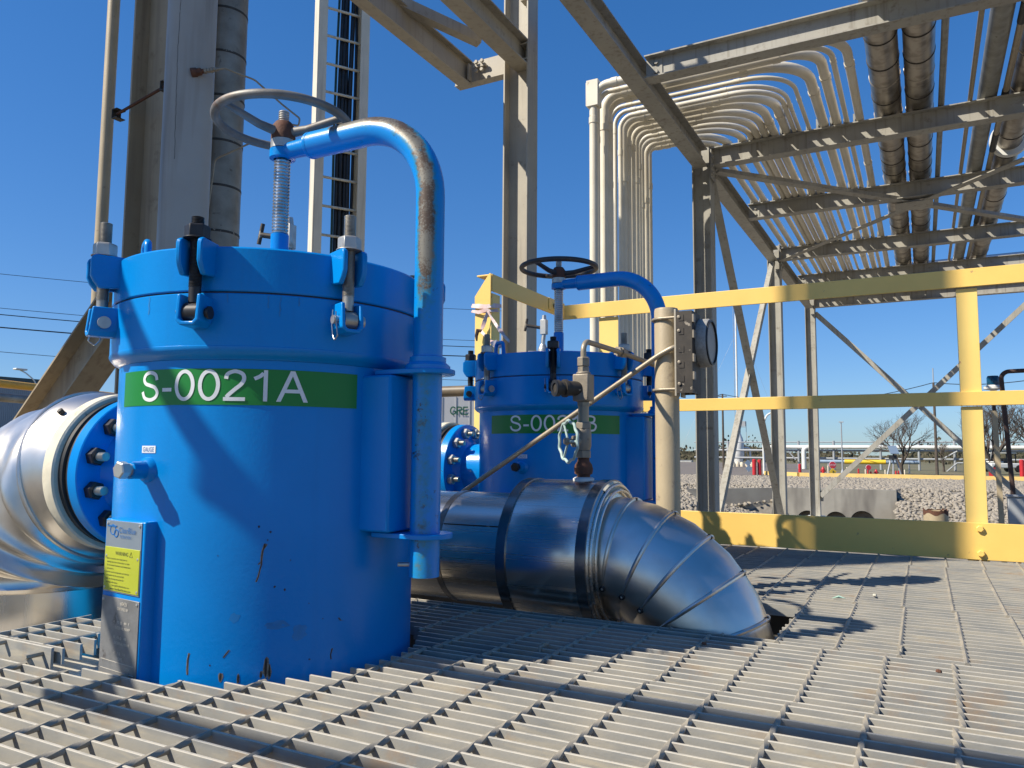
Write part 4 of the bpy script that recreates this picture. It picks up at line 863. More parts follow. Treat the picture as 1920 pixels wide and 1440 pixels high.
# ================================================================ left support steel and pipes
o = MB().lathe((-3.766, 2.463, 0), (0, 0, 1), [(0.0001, -1.1), (0.030, -1.1), (0.030, 5.2), (0.0001, 5.2)], 24).build('conduit_pole', M['tanpipe'], origin=(-3.766, 2.463, -1.1)); tag(o, 'slim tan vertical pipe at far left behind vessel A', 'pipe')
T = thing('steel_column', 'tan steel column at left with a diagonal brace, behind vessel A', 'steel column', (-3.08, 2.3, -1.1))
m = MB(); cx, cy = -3.075, 2.28
m.bb(cx-0.131, cx-0.120, cy-0.08, cy+0.08, -1.1, 5.0); m.bb(cx+0.120, cx+0.131, cy-0.08, cy+0.08, -1.1, 5.0); m.bb(cx-0.120, cx+0.120, cy-0.004, cy+0.004, -1.1, 5.0); m.build('column', M['browncol'], T)
m = MB(); p = Vector((-3.17, 2.28, 1.12)); q = Vector((-4.75, 2.28, -0.35)); d = (q-p).normalized()
m.prism(p, q, [(-0.075, -0.10), (0.075, -0.10), (0.075, -0.091), (0.004, -0.091), (0.004, 0.091), (0.075, 0.091), (0.075, 0.10), (-0.075, 0.10), (-0.075, 0.091), (-0.004, 0.091), (-0.004, -0.091), (-0.075, -0.091)], (0, 0, 1)); m.build('brace', M['browncol'], T)
T = thing('strut_clamp', 'small rusty strut clamp with a threaded rod across the tan left column', 'clamp', (-3.1, 2.17, 1.86))
for x_, z_ in ((-3.26, 1.895), (-2.93, 1.955)): MB().prism((x_, 2.150, z_), (x_, 2.195, z_), chan(0.045, 0.036, 0.004), (0, 0, 1)).build('strut_channel', M['darkbox'], T)
MB().thread((-3.24, 2.165, 1.895), (-2.91, 2.165, 1.955), 0.007, 0.004, 10).build('threaded_rod', M['rust'], T)
gpx, gpy, gr = -2.516, 1.978, 0.0915
T = thing('painted_pipe', 'thick grey painted vertical pipe with a fine crack and rust stain behind vessel A', 'vertical pipe', (gpx, gpy, -1.0))
MB().lathe((gpx, gpy, 0), (0, 0, 1), [(0.0001, -1.0), (gr, -1.0), (gr, 4.2), (0.0001, 4.2)], 64).build('pipe', M['greypaint'], T)
random.seed(3); cr = []; th = -72
for i in range(60):
    z = 1.45+i*0.018; th = -64-8*math.sin(i*0.05)+random.uniform(-0.9, 0.9)+(i*0.12); t = R_(th); cr.append(Vector((gpx+(gr+0.0002)*math.cos(t), gpy+(gr+0.0002)*math.sin(t), z)))
MB().tube(cr, 0.0008, 5).build('crack', M['darkbox'], T)
f0 = Vector((gpx+gr*math.cos(R_(-30)), gpy+gr*math.sin(R_(-30)), 1.80)); fd = Vector((0.80, 0.56, 0.22)).normalized()
b = MB(); b.cyl(f0-fd*0.008, f0+fd*0.012, 0.019, 0.017, n=20); b.hexnut(f0+fd*0.012, f0+fd*0.03, 0.015); b.cyl(f0+fd*0.03, f0+fd*0.04, 0.009, n=12); b.build('rusty_socket', M['rust'], T, angle=30)
T2 = thing('sensing_line', 'thin bent sensing tube with rusty fittings leaving the grey pipe', 'tubing', f0)
b = MB(); 
for a_, b_, r_ in ((0.04, 0.05, 0.012), (0.052, 0.062, 0.010), (0.064, 0.074, 0.012), (0.076, 0.086, 0.009)): b.hexnut(f0+fd*a_, f0+fd*b_, r_)
b.cyl(f0+fd*0.038, f0+fd*0.095, 0.006, n=12); b.build('tube_fittings', M['fitting'], T2, angle=28)
tp = [f0+fd*0.09, f0+fd*0.118, at(478, 150, 3.05), at(528, 195, 3.05), at(562, 222, 3.05), at(560, 236, 3.05), at(540, 232, 3.05)]
MB().tube(fillet(tp, [0.01, 0.03, 0.1, 0.012, 0.008], 6), 0.0036, 10).build('tube', M['tube'], T2)
b = MB(); b.tube(fillet([at(470, 268, 3.15), at(403, 298, 3.15), at(389, 400, 3.15), at(378, 520, 3.15)], [0.03, 0.3], 6), 0.0038, 10); o = b.build('sensing_tube', M['tube']); tag(o, 'thin bent grey tube running down beside the grey pipe behind the handwheel', 'tubing')
T = thing('clad_riser', 'mottled grey clad riser pipe with dark strap bands, behind the grey pipe', 'insulated pipe', (-3.045, 2.594, -1.0))
MB().lathe((-3.045, 2.594, 0), (0, 0, 1), [(0.0001, -1.0), (0.103, -1.0), (0.103, 5.0), (0.0001, 5.0)], 64).build('cladding', M['mottled'], T)
for i in range(-3, 13):
    z = 1.632+0.2265*i; MB().lathe((-3.045, 2.594, z), (0, 0, 1), [(0.103, -0.006), (0.1048, -0.005), (0.1048, 0.005), (0.103, 0.006)], 64).build('strap_band', M['darkbox'], T)

# vertical cable tray with cables
T = thing('cable_tray', 'cream ladder cable tray standing upright behind the near handwheel', 'cable tray', (-4.5, 5.1, -1.1))
ta, tb = Vector((-4.63, 5.0, 0)), Vector((-4.43, 5.31, 0)); td = (tb-ta).normalized(); tn = Vector((td.y, -td.x, 0))
for p, s in ((ta, 1), (tb, -1)):
    m = MB(); m.prism(p+Vector((0, 0, -1.1)), p+Vector((0, 0, 5.5)), [(-0.05*s, -0.075), (0.03*s, -0.075), (0.03*s, -0.069), (-0.044*s, -0.069), (-0.044*s, 0.069), (0.03*s, 0.069), (0.03*s, 0.075), (-0.05*s, 0.075)][::s], tn if s > 0 else tn); 
    m.build('side_rail', M['creamtray'], T)
for i in range(26):
    z = -0.9+0.262*i; MB().cyl(ta+Vector((0, 0, z)), tb+Vector((0, 0, z)), 0.012, n=12).build('rung', M['creamtray'], T)
random.seed(11)
cl_ = ['leftmost thin green', 'second', 'third', 'fourth', 'fifth', 'rightmost']
for i in range(6):
    f = 0.42+0.09*i; b = MB(); ph = random.random()*6; r_ = 0.011 if i == 0 else random.choice((0.015, 0.019, 0.021))
    pts = [ta+(tb-ta)*(f+0.03*math.sin(z*0.9+ph)+0.012*math.sin(z*2.3+ph))+tn*(-0.035-0.012*(i % 2))+Vector((0, 0, z)) for z in [-1.1+0.15*k for k in range(44)]]
    b.tube(pts, r_, 10); o = b.build('cable', M['greencable'] if i == 0 else M['cable']); tag(o, ('leftmost thin dark green cable' if i == 0 else ('%s black cable counted from the left' % cl_[i] if i < 5 else 'rightmost black cable')) + ' clipped up the cream ladder tray', 'cable', 'cables on the upright tray')

# centre column with overhead beams
T = thing('support_frame', 'tan steel column at centre with overhead beams and bracket', 'steel frame', (-2.62, 4.95, -1.1))
cx, cy, hb = -2.603, 4.98, 0.103
m = MB(); m.bb(cx-hb, cx-hb+0.011, cy-0.083, cy+0.083, -1.1, 5.0); m.bb(cx+hb-0.011, cx+hb, cy-0.083, cy+0.083, -1.1, 5.0); m.bb(cx-hb+0.011, cx+hb-0.011, cy-0.004, cy+0.004, -1.1, 5.0); m.build('column', M['tan'], T)
m = MB(); m.prism((cx+0.035, cy-0.006, 3.335), (cx+0.035, 2.0, 3.335), ibeam(0.20, 0.13), (0, 0, 1)); m.build('beam', M['tan'], T)
m = MB(); m.prism((-3.06, cy-0.04, 3.30), (-3.06, 2.0, 3.30), ibeam(0.20, 0.10), (0, 0, 1)); m.build('beam', M['tan'], T)
m = MB(); m.prism((cx-hb, cy-0.035, 3.315), (-3.17, cy-0.035, 3.315), chan(0.155, -0.05) if False else [(0, -0.08), (0.007, -0.08), (0.007, 0.08), (0, 0.08)], (0, 0, 1)); m.bb(-3.17, cx-hb, cy-0.04, cy+0.04, 3.2300, 3.2345)
m.build('bracket', M['tan'], T)
m = MB(); m.box((-2.93, cy-0.055, 3.335), (0.10, 0.03, 0.022)); m.box((-3.02, cy-0.06, 3.30), (0.008, 0.05, 0.13)); m.build('clip_angle', M['tan'], T)
for x_, z_ in ((-2.95, 3.36), (-2.95, 3.29), (-2.90, 3.36), (-2.90, 3.29)): MB().hexnut((x_, cy-0.072, z_), (x_, cy-0.09, z_), 0.016).build('clip_bolt', M['tan'], T, angle=25)
m = MB(); m.prism((-2.70, 4.55, 3.28), (-3.6, 3.2, 3.55), ang(0.075, 0.075, 0.007), (0, 0, 1)); m.build('brace', M['tan'], T)
for z in (3.28, 3.40, 3.75): MB().box((cx+0.07, cy-0.05, z), (0.06, 0.08, 0.012)).build('stiffener', M['tan'], T)
m = MB(); m.prism((-2.70, 5.0, 0.62), (-3.05, 5.0, 0.02), [(-0.004, -0.12), (0.004, -0.12), (0.004, 0.12), (-0.004, 0.12)], (0, 1, 0)); m.prism((-2.70, 5.0, 0.62), (-3.3, 5.0, -0.4), [(-0.06, -0.006), (0.06, -0.006), (0.06, 0.006), (-0.06, 0.006)], (0, 1, 0)); m.build('base_brace', M['tan'], T)

# ================================================================ pipe rack
ZT = 3.70; GX = -2.045; FX2 = 2.07; YC = (8.30, 12.95, 17.5)
T = thing('pipe_rack', 'tall tan steel pipe rack with cross beams and diagonal braces at right', 'pipe rack', (0, 13, -1.1))
def member(name, p, q, prof, up=(0, 0, 1), mat='rack'): return MB().prism(p, q, prof, up).build(name, M[mat], T)
for gx in (GX, FX2):
    for y in YC:
        m = MB(); m.bb(gx-0.10, gx-0.089, y-0.095, y+0.095, -0.94, ZT+0.06); m.bb(gx+0.089, gx+0.10, y-0.095, y+0.095, -0.94, ZT+0.06); m.bb(gx-0.089, gx+0.089, y-0.004, y+0.004, -0.94, ZT+0.06); m.build('column', M['rack'], T)
    member('girder', (gx, 3.2, ZT-0.12), (gx, YC[0]-0.097, ZT-0.12), ibeam(0.20, 0.15))
    for a, b in zip(YC[:-1], YC[1:]): member('girder', (gx, a+0.097, ZT-0.12), (gx, b-0.097, ZT-0.12), ibeam(0.20, 0.15))
for y in (6.08, 10.45, 15.1): member('cross_beam', (GX+0.08, y, ZT-0.10), (FX2-0.08, y, ZT-0.10), ibeam(0.20, 0.14))
for y in YC: member('cross_beam', (GX+0.102, y, ZT-0.10), (FX2-0.102, y, ZT-0.10), ibeam(0.20, 0.14))
for x0, y0, x1, y1 in ((GX+0.12, 8.42, FX2-0.1, 12.8), (GX+0.12, 12.82, FX2-0.1, 8.42)):
    member('plan_brace', (x0, y0, ZT-0.225 if y0 < 10 else ZT-0.237), (x1, y1, ZT-0.225 if y0 < 10 else ZT-0.237), [(-0.05, -0.006), (0.05, -0.006), (0.05, 0.006), (0.006, 0.006), (0.006, 0.06), (-0.006, 0.06), (-0.006, 0.006), (-0.05, 0.006)] if y0 < 10 else [(-0.05, -0.006), (0.05, -0.006), (0.05, 0.006), (-0.05, 0.006)])
m = MB(); m.box((0.01, 10.62, ZT-0.245), (0.42, 0.36, 0.008)); m.build('gusset_plate', M['rack'], T)
for (ya, za), (yb, zb), dx in (((8.40, 3.45), (12.85, -0.75), 0.0), ((12.86, 3.45), (8.40, -0.75), 0.03), ((12.95+0.1, 3.45), (17.4, -0.75), 0.0)):
    if ya > 12.9: continue
    member('side_brace', (GX+dx, ya, za), (GX+dx, yb, zb), ang(0.10, 0.10, 0.010), (0, 0, 1))
for (xa, za), (xb, zb), dy in (((GX+0.1, 3.38), (FX2-0.1, -0.80), 0.02), ((FX2-0.1, 3.38), (GX+0.11, -0.52), -0.03)):
    member('end_brace', (xa, YC[2]+dy, za), (xb, YC[2]+dy, zb), [(-0.05, -0.05), (0.05, -0.05), (0.05, 0.05), (-0.05, 0.05)], (0, 0, 1))
m = MB(); m.box((GX+0.12, YC[2], -0.52), (0.08, 0.02, 0.22)); m.build('gusset_plate', M['rack'], T)
for gx in (GX, FX2):
    for y in YC:
        m = MB(); m.cyl((gx, y, -1.2), (gx, y, -0.965), 0.36, n=28); m.bb(gx-0.17, gx+0.17, y-0.17, y+0.17, -0.965, -0.942); m.build('footing', M['farwhite'], T, bevel=0.01)
for y in YC[:2]:
    MB().box((GX+0.115, y-0.02, ZT-0.2), (0.012, 0.20, 0.32)).build('splice_plate', M['rack'], T)

for y in YC[:2]:
    for dy in (-0.09, 0.05):
        for dz_ in (-0.30, -0.22, -0.12):
            MB().hexnut((GX+0.121, y+dy, ZT+dz_), (GX+0.139, y+dy, ZT+dz_), 0.019).build('splice_bolt', M['rack'], T, angle=25)
for y in (6.08, 10.45, 15.1):
    for dz_ in (-0.14, -0.06):
        MB().hexnut((GX+0.17, y-0.004, ZT+dz_), (GX+0.17, y-0.03, ZT+dz_), 0.019).build('beam_bolt', M['rack'], T, angle=25)
    MB().bb(GX+0.08, GX+0.22, y-0.013, y-0.005, ZT-0.17, ZT-0.03).build('clip_plate', M['rack'], T)
# conduits: riser, run, big sweep, long run along the rack
XI = [-1.88, -1.76, -1.60, -1.51, -1.445, -1.36, -1.275, -1.15, -1.07, -1.02, -0.925, -0.786, -0.66, -0.563, -0.446]
DI = [0.068, 0.068, 0.062, 0.050, 0.068, 0.064, 0.074, 0.080, 0.042, 0.036, 0.036, 0.084, 0.078, 0.042, 0.070]
ordn = ['first', 'second', 'third', 'fourth', 'fifth', 'sixth', 'seventh', 'eighth', 'ninth', 'tenth', 'eleventh', 'twelfth', 'thirteenth', 'fourteenth', 'fifteenth']
for i, (x, dmt) in enumerate(zip(XI, DI)):
    k = len(XI)-1-i; y = 6.42+1.62*k/(len(XI)-1); dmt *= 1.13; r = dmt/2; z = ZT+r+0.004; xr = -2.585+random.uniform(-0.012, 0.012)
    Rb = min(0.46, 0.24+0.02*k+0.16*random.random(), (x-xr)*0.62); Rb = max(Rb, 0.22)
    if k == 0: Rb = 0.42
    rl = 0.03+r if k == 14 else 0.11+r
    T = thing('conduit', ('outermost' if i == 14 else 'innermost' if i == 0 else ordn[k]) + ' cream conduit' + ('' if i in (0, 14) else ' counted from the outermost') + ' bending from the riser bank onto the rack', 'conduit', (xr, y, -1.1), 'cream conduits on the rack')
    path = fillet([(xr, y, -1.1), (xr, y, z), (x, y, z), (x, 17.9, z)], [rl, Rb], 12)
    MB().tube(path, r, 14, up=(1, 0, 0.01)).build('conduit_pipe', M['cream'], T)
    cps = [((xr, y, z-rl-0.05-0.6*random.random()), (0, 0, 1)), ((x, y+Rb+0.08+0.2*random.random(), z), (0, 1, 0)), ((xr+rl+0.06, y, z), (1, 0, 0)), ((x-Rb-0.05, y, z), (1, 0, 0)), ((x, 9.6+1.5*random.random(), z), (0, 1, 0)), ((x, 13.4+1.2*random.random(), z), (0, 1, 0))]
    for c, a in cps:
        a = Vector(a); MB().cyl(Vector(c)-a*0.03, Vector(c)+a*0.03, r*1.14, n=14).build('coupling', M['cream'], T)
    if k == 0 or i == 14:
        m = MB(); m.bb(xr-0.055, xr+0.06, y-0.05, y+0.05, z-0.20, z+0.05); m.bb(xr-0.062, xr-0.0555, y-0.045, y+0.045, z-0.19, z+0.035)
        if i == 14: m.build('conduit_body', M['cream'], T, bevel=0.012)
    for yb in (8.30, 10.45, 12.95): MB().bb(x-r*1.5, x-r*1.05, yb-0.05, yb+0.04, ZT+0.001, ZT+dmt+0.012).build('strap', M['galvpipe'], T)
T = thing('bracing_strut', 'horizontal cream strut channel tying the conduit risers together low down', 'strut', (-2.5, 7.2, 0.2)); MB().prism((-2.53, 6.3, 0.3), (-2.53, 8.2, 0.3), chan(0.04, 0.04, 0.004)).build('channel', M['cream'], T)
def rackpipe(name, lab, x, r, mat, y0=4.2, y1=17.3, cat='pipe', bands=0, grp=None, z=None, n=32):
    z = ZT+r+0.006 if z is None else z
    T = thing(name, lab, cat, (x, (y0+y1)/2, z-r), grp)
    MB().lathe((x, y0, z), (0, 1, 0), [(0.0001, 0), (r, 0), (r, y1-y0), (0.0001, y1-y0)], n).build('pipe_length', M[mat], T)
    if bands:
        y = y0+0.3; random.seed(int(x*100)+5)
        while y < y1:
            MB().lathe((x, y, z), (0, 1, 0), [(r, -0.008), (r+0.005, -0.006), (r+0.005, 0.006), (r, 0.008)], n).build('jacket_band', M['darkbox'] if random.random() < .4 else M['alu_dirty'], T); y += bands*random.uniform(0.75, 1.25)
    return T
rackpipe('clad_pipe', 'left of the two thick dirty aluminium clad pipes on the rack', -0.19, 0.128, 'alu_dirty', bands=0.42, cat='insulated pipe', grp='thick clad pipes on the rack')
rackpipe('clad_pipe', 'right of the two thick dirty aluminium clad pipes on the rack', 0.092, 0.122, 'alu_dirty', bands=0.42, cat='insulated pipe', grp='thick clad pipes on the rack')
rackpipe('thin_pipe', 'thin dark pipe just right of the thick clad pair on the rack', 0.275, 0.028, 'galvpipe', n=14)
rackpipe('thin_pipe', 'thinner brownish pipe left of the galvanised pipe on the rack', 0.515, 0.021, 'tube', n=14)
rackpipe('galvanised_pipe', 'mottled galvanised pipe on the right side of the rack', 0.665, 0.083, 'galvpipe')
T = rackpipe('patched_pipe', 'thin pipe with black tape patches beside the galvanised pipe', 0.80, 0.028, 'tube', n=14)
for y0, L in ((6.6, 0.32), (8.2, 0.22), (9.3, 0.5), (12.2, 0.6)): MB().cyl((0.80, y0, ZT+0.034), (0.80, y0+L, ZT+0.034), 0.0325, n=14).build('tape_patch', M['rubber'], T)
T = rackpipe('flanged_pipe', 'brown stained clad pipe with a bright flange at far right of the rack', 0.965, 0.13, 'alu_dirty', y0=4.2, y1=15.4, bands=0.6, cat='insulated pipe')
MB().lathe((0.965, 9.85, ZT+0.136), (0, 1, 0), [(0.13, -0.05), (0.19, -0.05), (0.19, 0.03), (0.13, 0.03)], 40).build('flange', M['farwhite'], T)
o = MB().lathe((-0.2, 15.75, ZT+0.10), (1, 0, 0), [(0.0001, 0), (0.095, 0), (0.095, 3.0), (0.0001, 3.0)], 32).build('cross_pipe', M['alu']); tag(o, 'bright clad pipe running across the far end of the rack', 'insulated pipe')
o = MB().tube(fillet([(0.965, 15.41, ZT+0.14), (0.965, 16.15, ZT+0.14), (3.2, 16.15, ZT+0.14)], 0.25, 10), 0.125, 28).build('clad_elbow', M['alu_dirty']); tag(o, 'dirty clad elbow turning right at the far end of the rack', 'insulated pipe')
for dz, lab, r in ((0.0, 'upper of the two grey pipes hung under the far rack beam', 0.05), (-0.16, 'lower of the two grey pipes hung under the far rack beam', 0.06)):
    z0 = atY(1620, 553, 17.6).z+0.06+dz
    o = MB().cyl((GX+0.25, 17.72, z0), (3.0, 17.72, z0), r, n=20).build('hung_pipe', M['fargrey']); tag(o, lab, 'pipe', 'grey pipes under the rack')

# ================================================================ ground, road, bank
GZ = -0.90
def zg(x, y):
    if y < 17.5: return -1.10
    if y < 23: return -1.10-(y-17.5)/5.5*0.95
    if -4.6 < x < -0.86:
        return -2.05 if y < 29.99 else GZ-0.03
    if -7.6 < x <= -4.6 and y < 27.45+(x+7.6)/3.05*2.1: return -2.05+(-4.6-x)/3.0*0.95*min(1, max(0, (27.4+(x+7.6)/3.05*2.1-22)/6)) if y > 22 else -1.9
    if y < 26: return -2.05
    if y < 31.5: return -2.05+(y-26)/5.5*1.12
    return GZ-0.03
xsn = [-1500, -700, -300, -150, -80, -50]+[-40+1.0*i for i in range(35)]+[-4.9, -4.61, -4.59, -4, -3, -2, -1, -0.87, -0.85, -0.5]+[0.5*i for i in range(1, 20)]+[10+2*i for i in range(15)]+[60, 150, 400, 900, 1500]
ysn = [-200, -60, -20, -5, 0, 5, 10, 15, 17.5]+[18+0.5*i for i in range(24)]+[29.985, 30.0]+[30.75+0.75*i for i in range(20)]+[46, 48, 55, 70, 100, 150, 250, 500, 1000, 2200]
m = MB(); vs = [Vector((x, y, zg(x, y) if y < 46 else GZ-0.03)) for y in ysn for x in xsn]; nx = len(xsn); fs = []; mi = []
for j in range(len(ysn)-1):
    for i in range(nx-1): fs.append((j*nx+i, j*nx+i+1, (j+1)*nx+i+1, (j+1)*nx+i)); mi.append(0 if ysn[j] < 45.5 and xsn[i] > -20 else 1)
m.add(vs, fs); m.mi = mi; o = m.build('ground', [M['rockbed'], M['ground']], origin=(0, 0, -1.1)); setting(o)
m = MB(); pts = [(-60, 47.2), (-5.8, 46.6), (60, 46.4), (60, 47.5), (4, 50), (-4, 56), (-9, 70), (-14, 110), (-60, 130)]
m.add([(x, y, GZ-0.005) for x, y in pts], [tuple(range(len(pts)))]); setting(m.build('road', M['asphalt'], smooth=False))
def kerb(lab, pts):
    m = MB()
    for a, b in zip(pts[:-1], pts[1:]): m.prism((*a, GZ+0.035), (*b, GZ+0.035), [(-0.16, -0.16), (0.16, -0.16), (0.15, 0.19), (-0.15, 0.19)])
    o = m.build('kerb', M['curb']); tag(o, lab, 'kerb')
kerb('long yellow painted kerb above the rock bank', [(-6.2, 46.3), (-2.0, 46.1), (2.0, 45.9), (12.0, 45.6)])
kerb('short yellow kerb returning along the road at left', [(-6.25, 46.45), (-8.5, 49.0)])
T = thing('headwall', 'stained grey concrete culvert headwall with round pipe openings in the rock bank', 'culvert', (-2.6, 30.0, -2.0))
HW0, HW1, HZ0, HZ1 = -4.55, -0.86, -2.0, -0.86
holes = [(-3.75, -2.03, 0.34), (-2.80, -2.03, 0.34), (-1.95, -1.99, 0.36)]
for yy, flip in ((29.75, 0),):
    bm_pts = [(HW0, HZ0), *[]]
    m = MB(); top = [(HW0, HZ1), (HW1, HZ1)]
    line = [(HW0, HZ0)]
    for cx_, cz_, rr in holes:
        a0 = math.asin((HZ0-cz_)/rr)
        line += [(cx_-rr*math.cos(a0+(math.pi-2*a0)*k/16), cz_+rr*math.sin(a0+(math.pi-2*a0)*k/16)) for k in range(17)]
    line += [(HW1, HZ0)]
    poly = line+top[::-1]; n = len(poly)
    m.add([(x, 29.72, z) for x, z in poly]+[(x, 29.98, z) for x, z in poly], [tuple(range(n)), tuple(range(2*n-1, n-1, -1))]+[(i, n+i, n+(i+1) % n, (i+1) % n) for i in range(n)])
    m.build('wall_face', M['concrete'], T, smooth=False)
for cx_, cz_, rr in holes:
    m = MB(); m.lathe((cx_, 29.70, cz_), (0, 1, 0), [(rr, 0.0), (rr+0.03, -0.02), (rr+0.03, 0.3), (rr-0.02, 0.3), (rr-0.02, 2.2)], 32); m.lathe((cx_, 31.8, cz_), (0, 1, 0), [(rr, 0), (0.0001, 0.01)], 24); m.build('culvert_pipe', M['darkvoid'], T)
m = MB(); a = Vector((HW0-0.01, 29.7, 0)); b = Vector((-7.6, 27.6, 0)); 
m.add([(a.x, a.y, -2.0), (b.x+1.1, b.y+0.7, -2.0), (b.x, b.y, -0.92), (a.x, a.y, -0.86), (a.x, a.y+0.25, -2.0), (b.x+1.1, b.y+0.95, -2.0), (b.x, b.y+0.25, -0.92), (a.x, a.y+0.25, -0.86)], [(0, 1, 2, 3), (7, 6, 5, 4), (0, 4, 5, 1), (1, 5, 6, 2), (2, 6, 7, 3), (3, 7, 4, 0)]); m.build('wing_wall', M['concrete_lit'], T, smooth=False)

# loose limestone covering the bank
import numpy as np
rng = np.random.default_rng(5)
ph = (1+5**0.5)/2
ico = np.array([(-1, ph, 0), (1, ph, 0), (-1, -ph, 0), (1, -ph, 0), (0, -1, ph), (0, 1, ph), (0, -1, -ph), (0, 1, -ph), (ph, 0, -1), (ph, 0, 1), (-ph, 0, -1), (-ph, 0, 1)])/1.9
icf = np.array([(0, 11, 5), (0, 5, 1), (0, 1, 7), (0, 7, 10), (0, 10, 11), (1, 5, 9), (5, 11, 4), (11, 10, 2), (10, 7, 6), (7, 1, 8), (3, 9, 4), (3, 4, 2), (3, 2, 6), (3, 6, 8), (3, 8, 9), (4, 9, 5), (2, 4, 11), (6, 2, 10), (8, 6, 7), (9, 8, 1)])
pts = []
while len(pts) < 38000:
    y = 17.0+28.3*rng.random()**0.8; azm = R_(-19+28*rng.random()); x = y*math.tan(azm)
    if -4.7 < x < -0.8 and 29.6 < y < 30.1: continue
    pts.append((x, y, zg(x, y)))
pts = np.array(pts); n = len(pts)
sz = 0.030+0.042*rng.random(n)**1.6
V = ico[None]*(1+0.75*(rng.random((n, 12, 1))-0.5))*sz[:, None, None]*np.stack([1+0.5*rng.random(n), 1+0.5*rng.random(n), 0.6+0.4*rng.random(n)], -1)[:, None, :]
an = rng.random(n)*6.28; ti = rng.random(n)*0.9
ca, sa = np.cos(an)[:, None], np.sin(an)[:, None]; X = V[..., 0]*ca-V[..., 1]*sa; Y = V[..., 0]*sa+V[..., 1]*ca; Z = V[..., 2]
ct, st = np.cos(ti)[:, None], np.sin(ti)[:, None]; Y, Z = Y*ct-Z*st, Y*st+Z*ct
V = np.stack([X, Y, Z], -1)+pts[:, None, :]+np.array([0, 0, 0.03]); V = V.reshape(-1, 3)-np.array([0, 30, -1.2])
F = (icf[None]+12*np.arange(n)[:, None, None]).reshape(-1, 3)
me = bpy.data.meshes.new('loose_rocks'); me.vertices.add(len(V)); me.vertices.foreach_set('co', V.ravel().astype('f'))
me.loops.add(F.size); me.loops.foreach_set('vertex_index', F.ravel().astype('i')); me.polygons.add(len(F)); me.polygons.foreach_set('loop_start', np.arange(0, F.size, 3, dtype='i'))
me.update(calc_edges=True); me.materials.append(M['rock'])
o = bpy.data.objects.new('loose_rocks', me); C.objects.link(o); o.location = (0, 30, -1.2); tag(o, 'pale broken limestone rocks covering the ditch bank', 'rocks'); o['kind'] = 'stuff'

# ================================================================ middle distance
T = thing('beacon_post', 'dark rusty post topped by a blue beacon light, right of the yellow post', 'beacon', (0.86, 12.75, -1.1))
bp = atY(1866, 800, 12.75); x0 = bp.x; zt = atY(1863, 728, 12.75).z
m = MB(); m.cyl((x0+0.02, 12.75, -1.1), (x0-0.005, 12.75, zt), 0.027, 0.024, n=12); m.build('post', M['rustypost'], T)
m = MB(); m.cyl((x0, 12.75, zt-0.10), (x0, 12.75, zt-0.02), 0.04, n=16); m.lathe((x0, 12.75, zt), (0, 0, 1), [(0.04, -0.03), (0.12, -0.01), (0.12, 0.02), (0.075, 0.045)], 24); m.build('lamp_base', M['farwhite'], T)
m = MB(); m.lathe((x0, 12.75, zt), (0, 0, 1), [(0.072, 0.04), (0.078, 0.06), (0.078, 0.15), (0.066, 0.175), (0.0001, 0.18)], 24); m.build('lamp_lens', M['beacon'], T)
b0 = atY(1881, 800, 12.4); zt2 = atY(1880, 697, 12.4).z
o = MB().tube(fillet([(b0.x+0.12, 12.4, -1.1), (b0.x, 12.4, zt2), (b0.x+1.6, 12.4, zt2+0.03)], 0.10, 8), 0.03, 12).build('pipe_hoop', M['rustypost']); tag(o, 'dark hooped pipe bending right beside the beacon post', 'pipe')
b1 = atY(1876, 870, 12.0)
T = thing('strut_stand', 'pale tan strut post with small grey equipment box beside the beacon post', 'equipment stand', (b1.x, 12.0, -1.1))
zt3 = atY(1875, 770, 12.0).z; MB().prism((b1.x+0.02, 12.0, -1.1), (b1.x-0.01, 12.0, zt3), chan(0.06, 0.06, 0.006), (0, 1, 0)).build('post', M['tanpipe'], T)
zb = atY(1890, 932, 12.0).z; m = MB(); m.bb(b1.x+0.06, b1.x+0.24, 12.0, 12.12, -0.80, zb); m.bb(b1.x+0.045, b1.x+0.255, 11.98, 12.14, zb, zb+0.03); m.build('equipment_box', M['fargrey'], T, bevel=0.008)
m = MB(); m.cyl((b1.x+0.12, 12.05, -1.1), (b1.x+0.12, 12.05, -0.80), 0.03, n=12); m.cyl((b1.x+0.2, 12.05, -1.1), (b1.x+0.2, 12.05, -0.80), 0.02, n=12); m.build('box_leg', M['fargrey'], T)
s0 = atY(1755, 976, 19.0)
T = thing('cut_pipe_stub', 'short wide tan pipe stub with rusty torn rim on the rocks', 'pipe stub', (s0.x, 19.0, s0.z-0.1))
MB().lathe((s0.x, 19.0, s0.z), (0, 0, 1), [(0.0001, -0.2), (0.24, -0.2), (0.24, 0.21), (0.225, 0.21), (0.225, 0.0), (0.0001, 0.0)], 40).build('stub', M['tanpipe'], T)
m = MB(); prf = []; random.seed(9)
for i in range(40):
    a = 2*math.pi*i/40; h = 0.212+0.055*random.random()**2; prf.append((a, h))
vs = []
for a, h in prf: vs += [(s0.x+0.242*math.cos(a), 19+0.242*math.sin(a), s0.z+0.14+0.03*math.sin(5*a)), (s0.x+0.242*math.cos(a), 19+0.242*math.sin(a), s0.z+h), (s0.x+0.232*math.cos(a), 19+0.232*math.sin(a), s0.z+h)]
m.add(vs, [(3*i+j, 3*((i+1) % 40)+j, 3*((i+1) % 40)+j+1, 3*i+j+1) for i in range(40) for j in range(2)]); m.build('torn_rim', M['rust'], T)

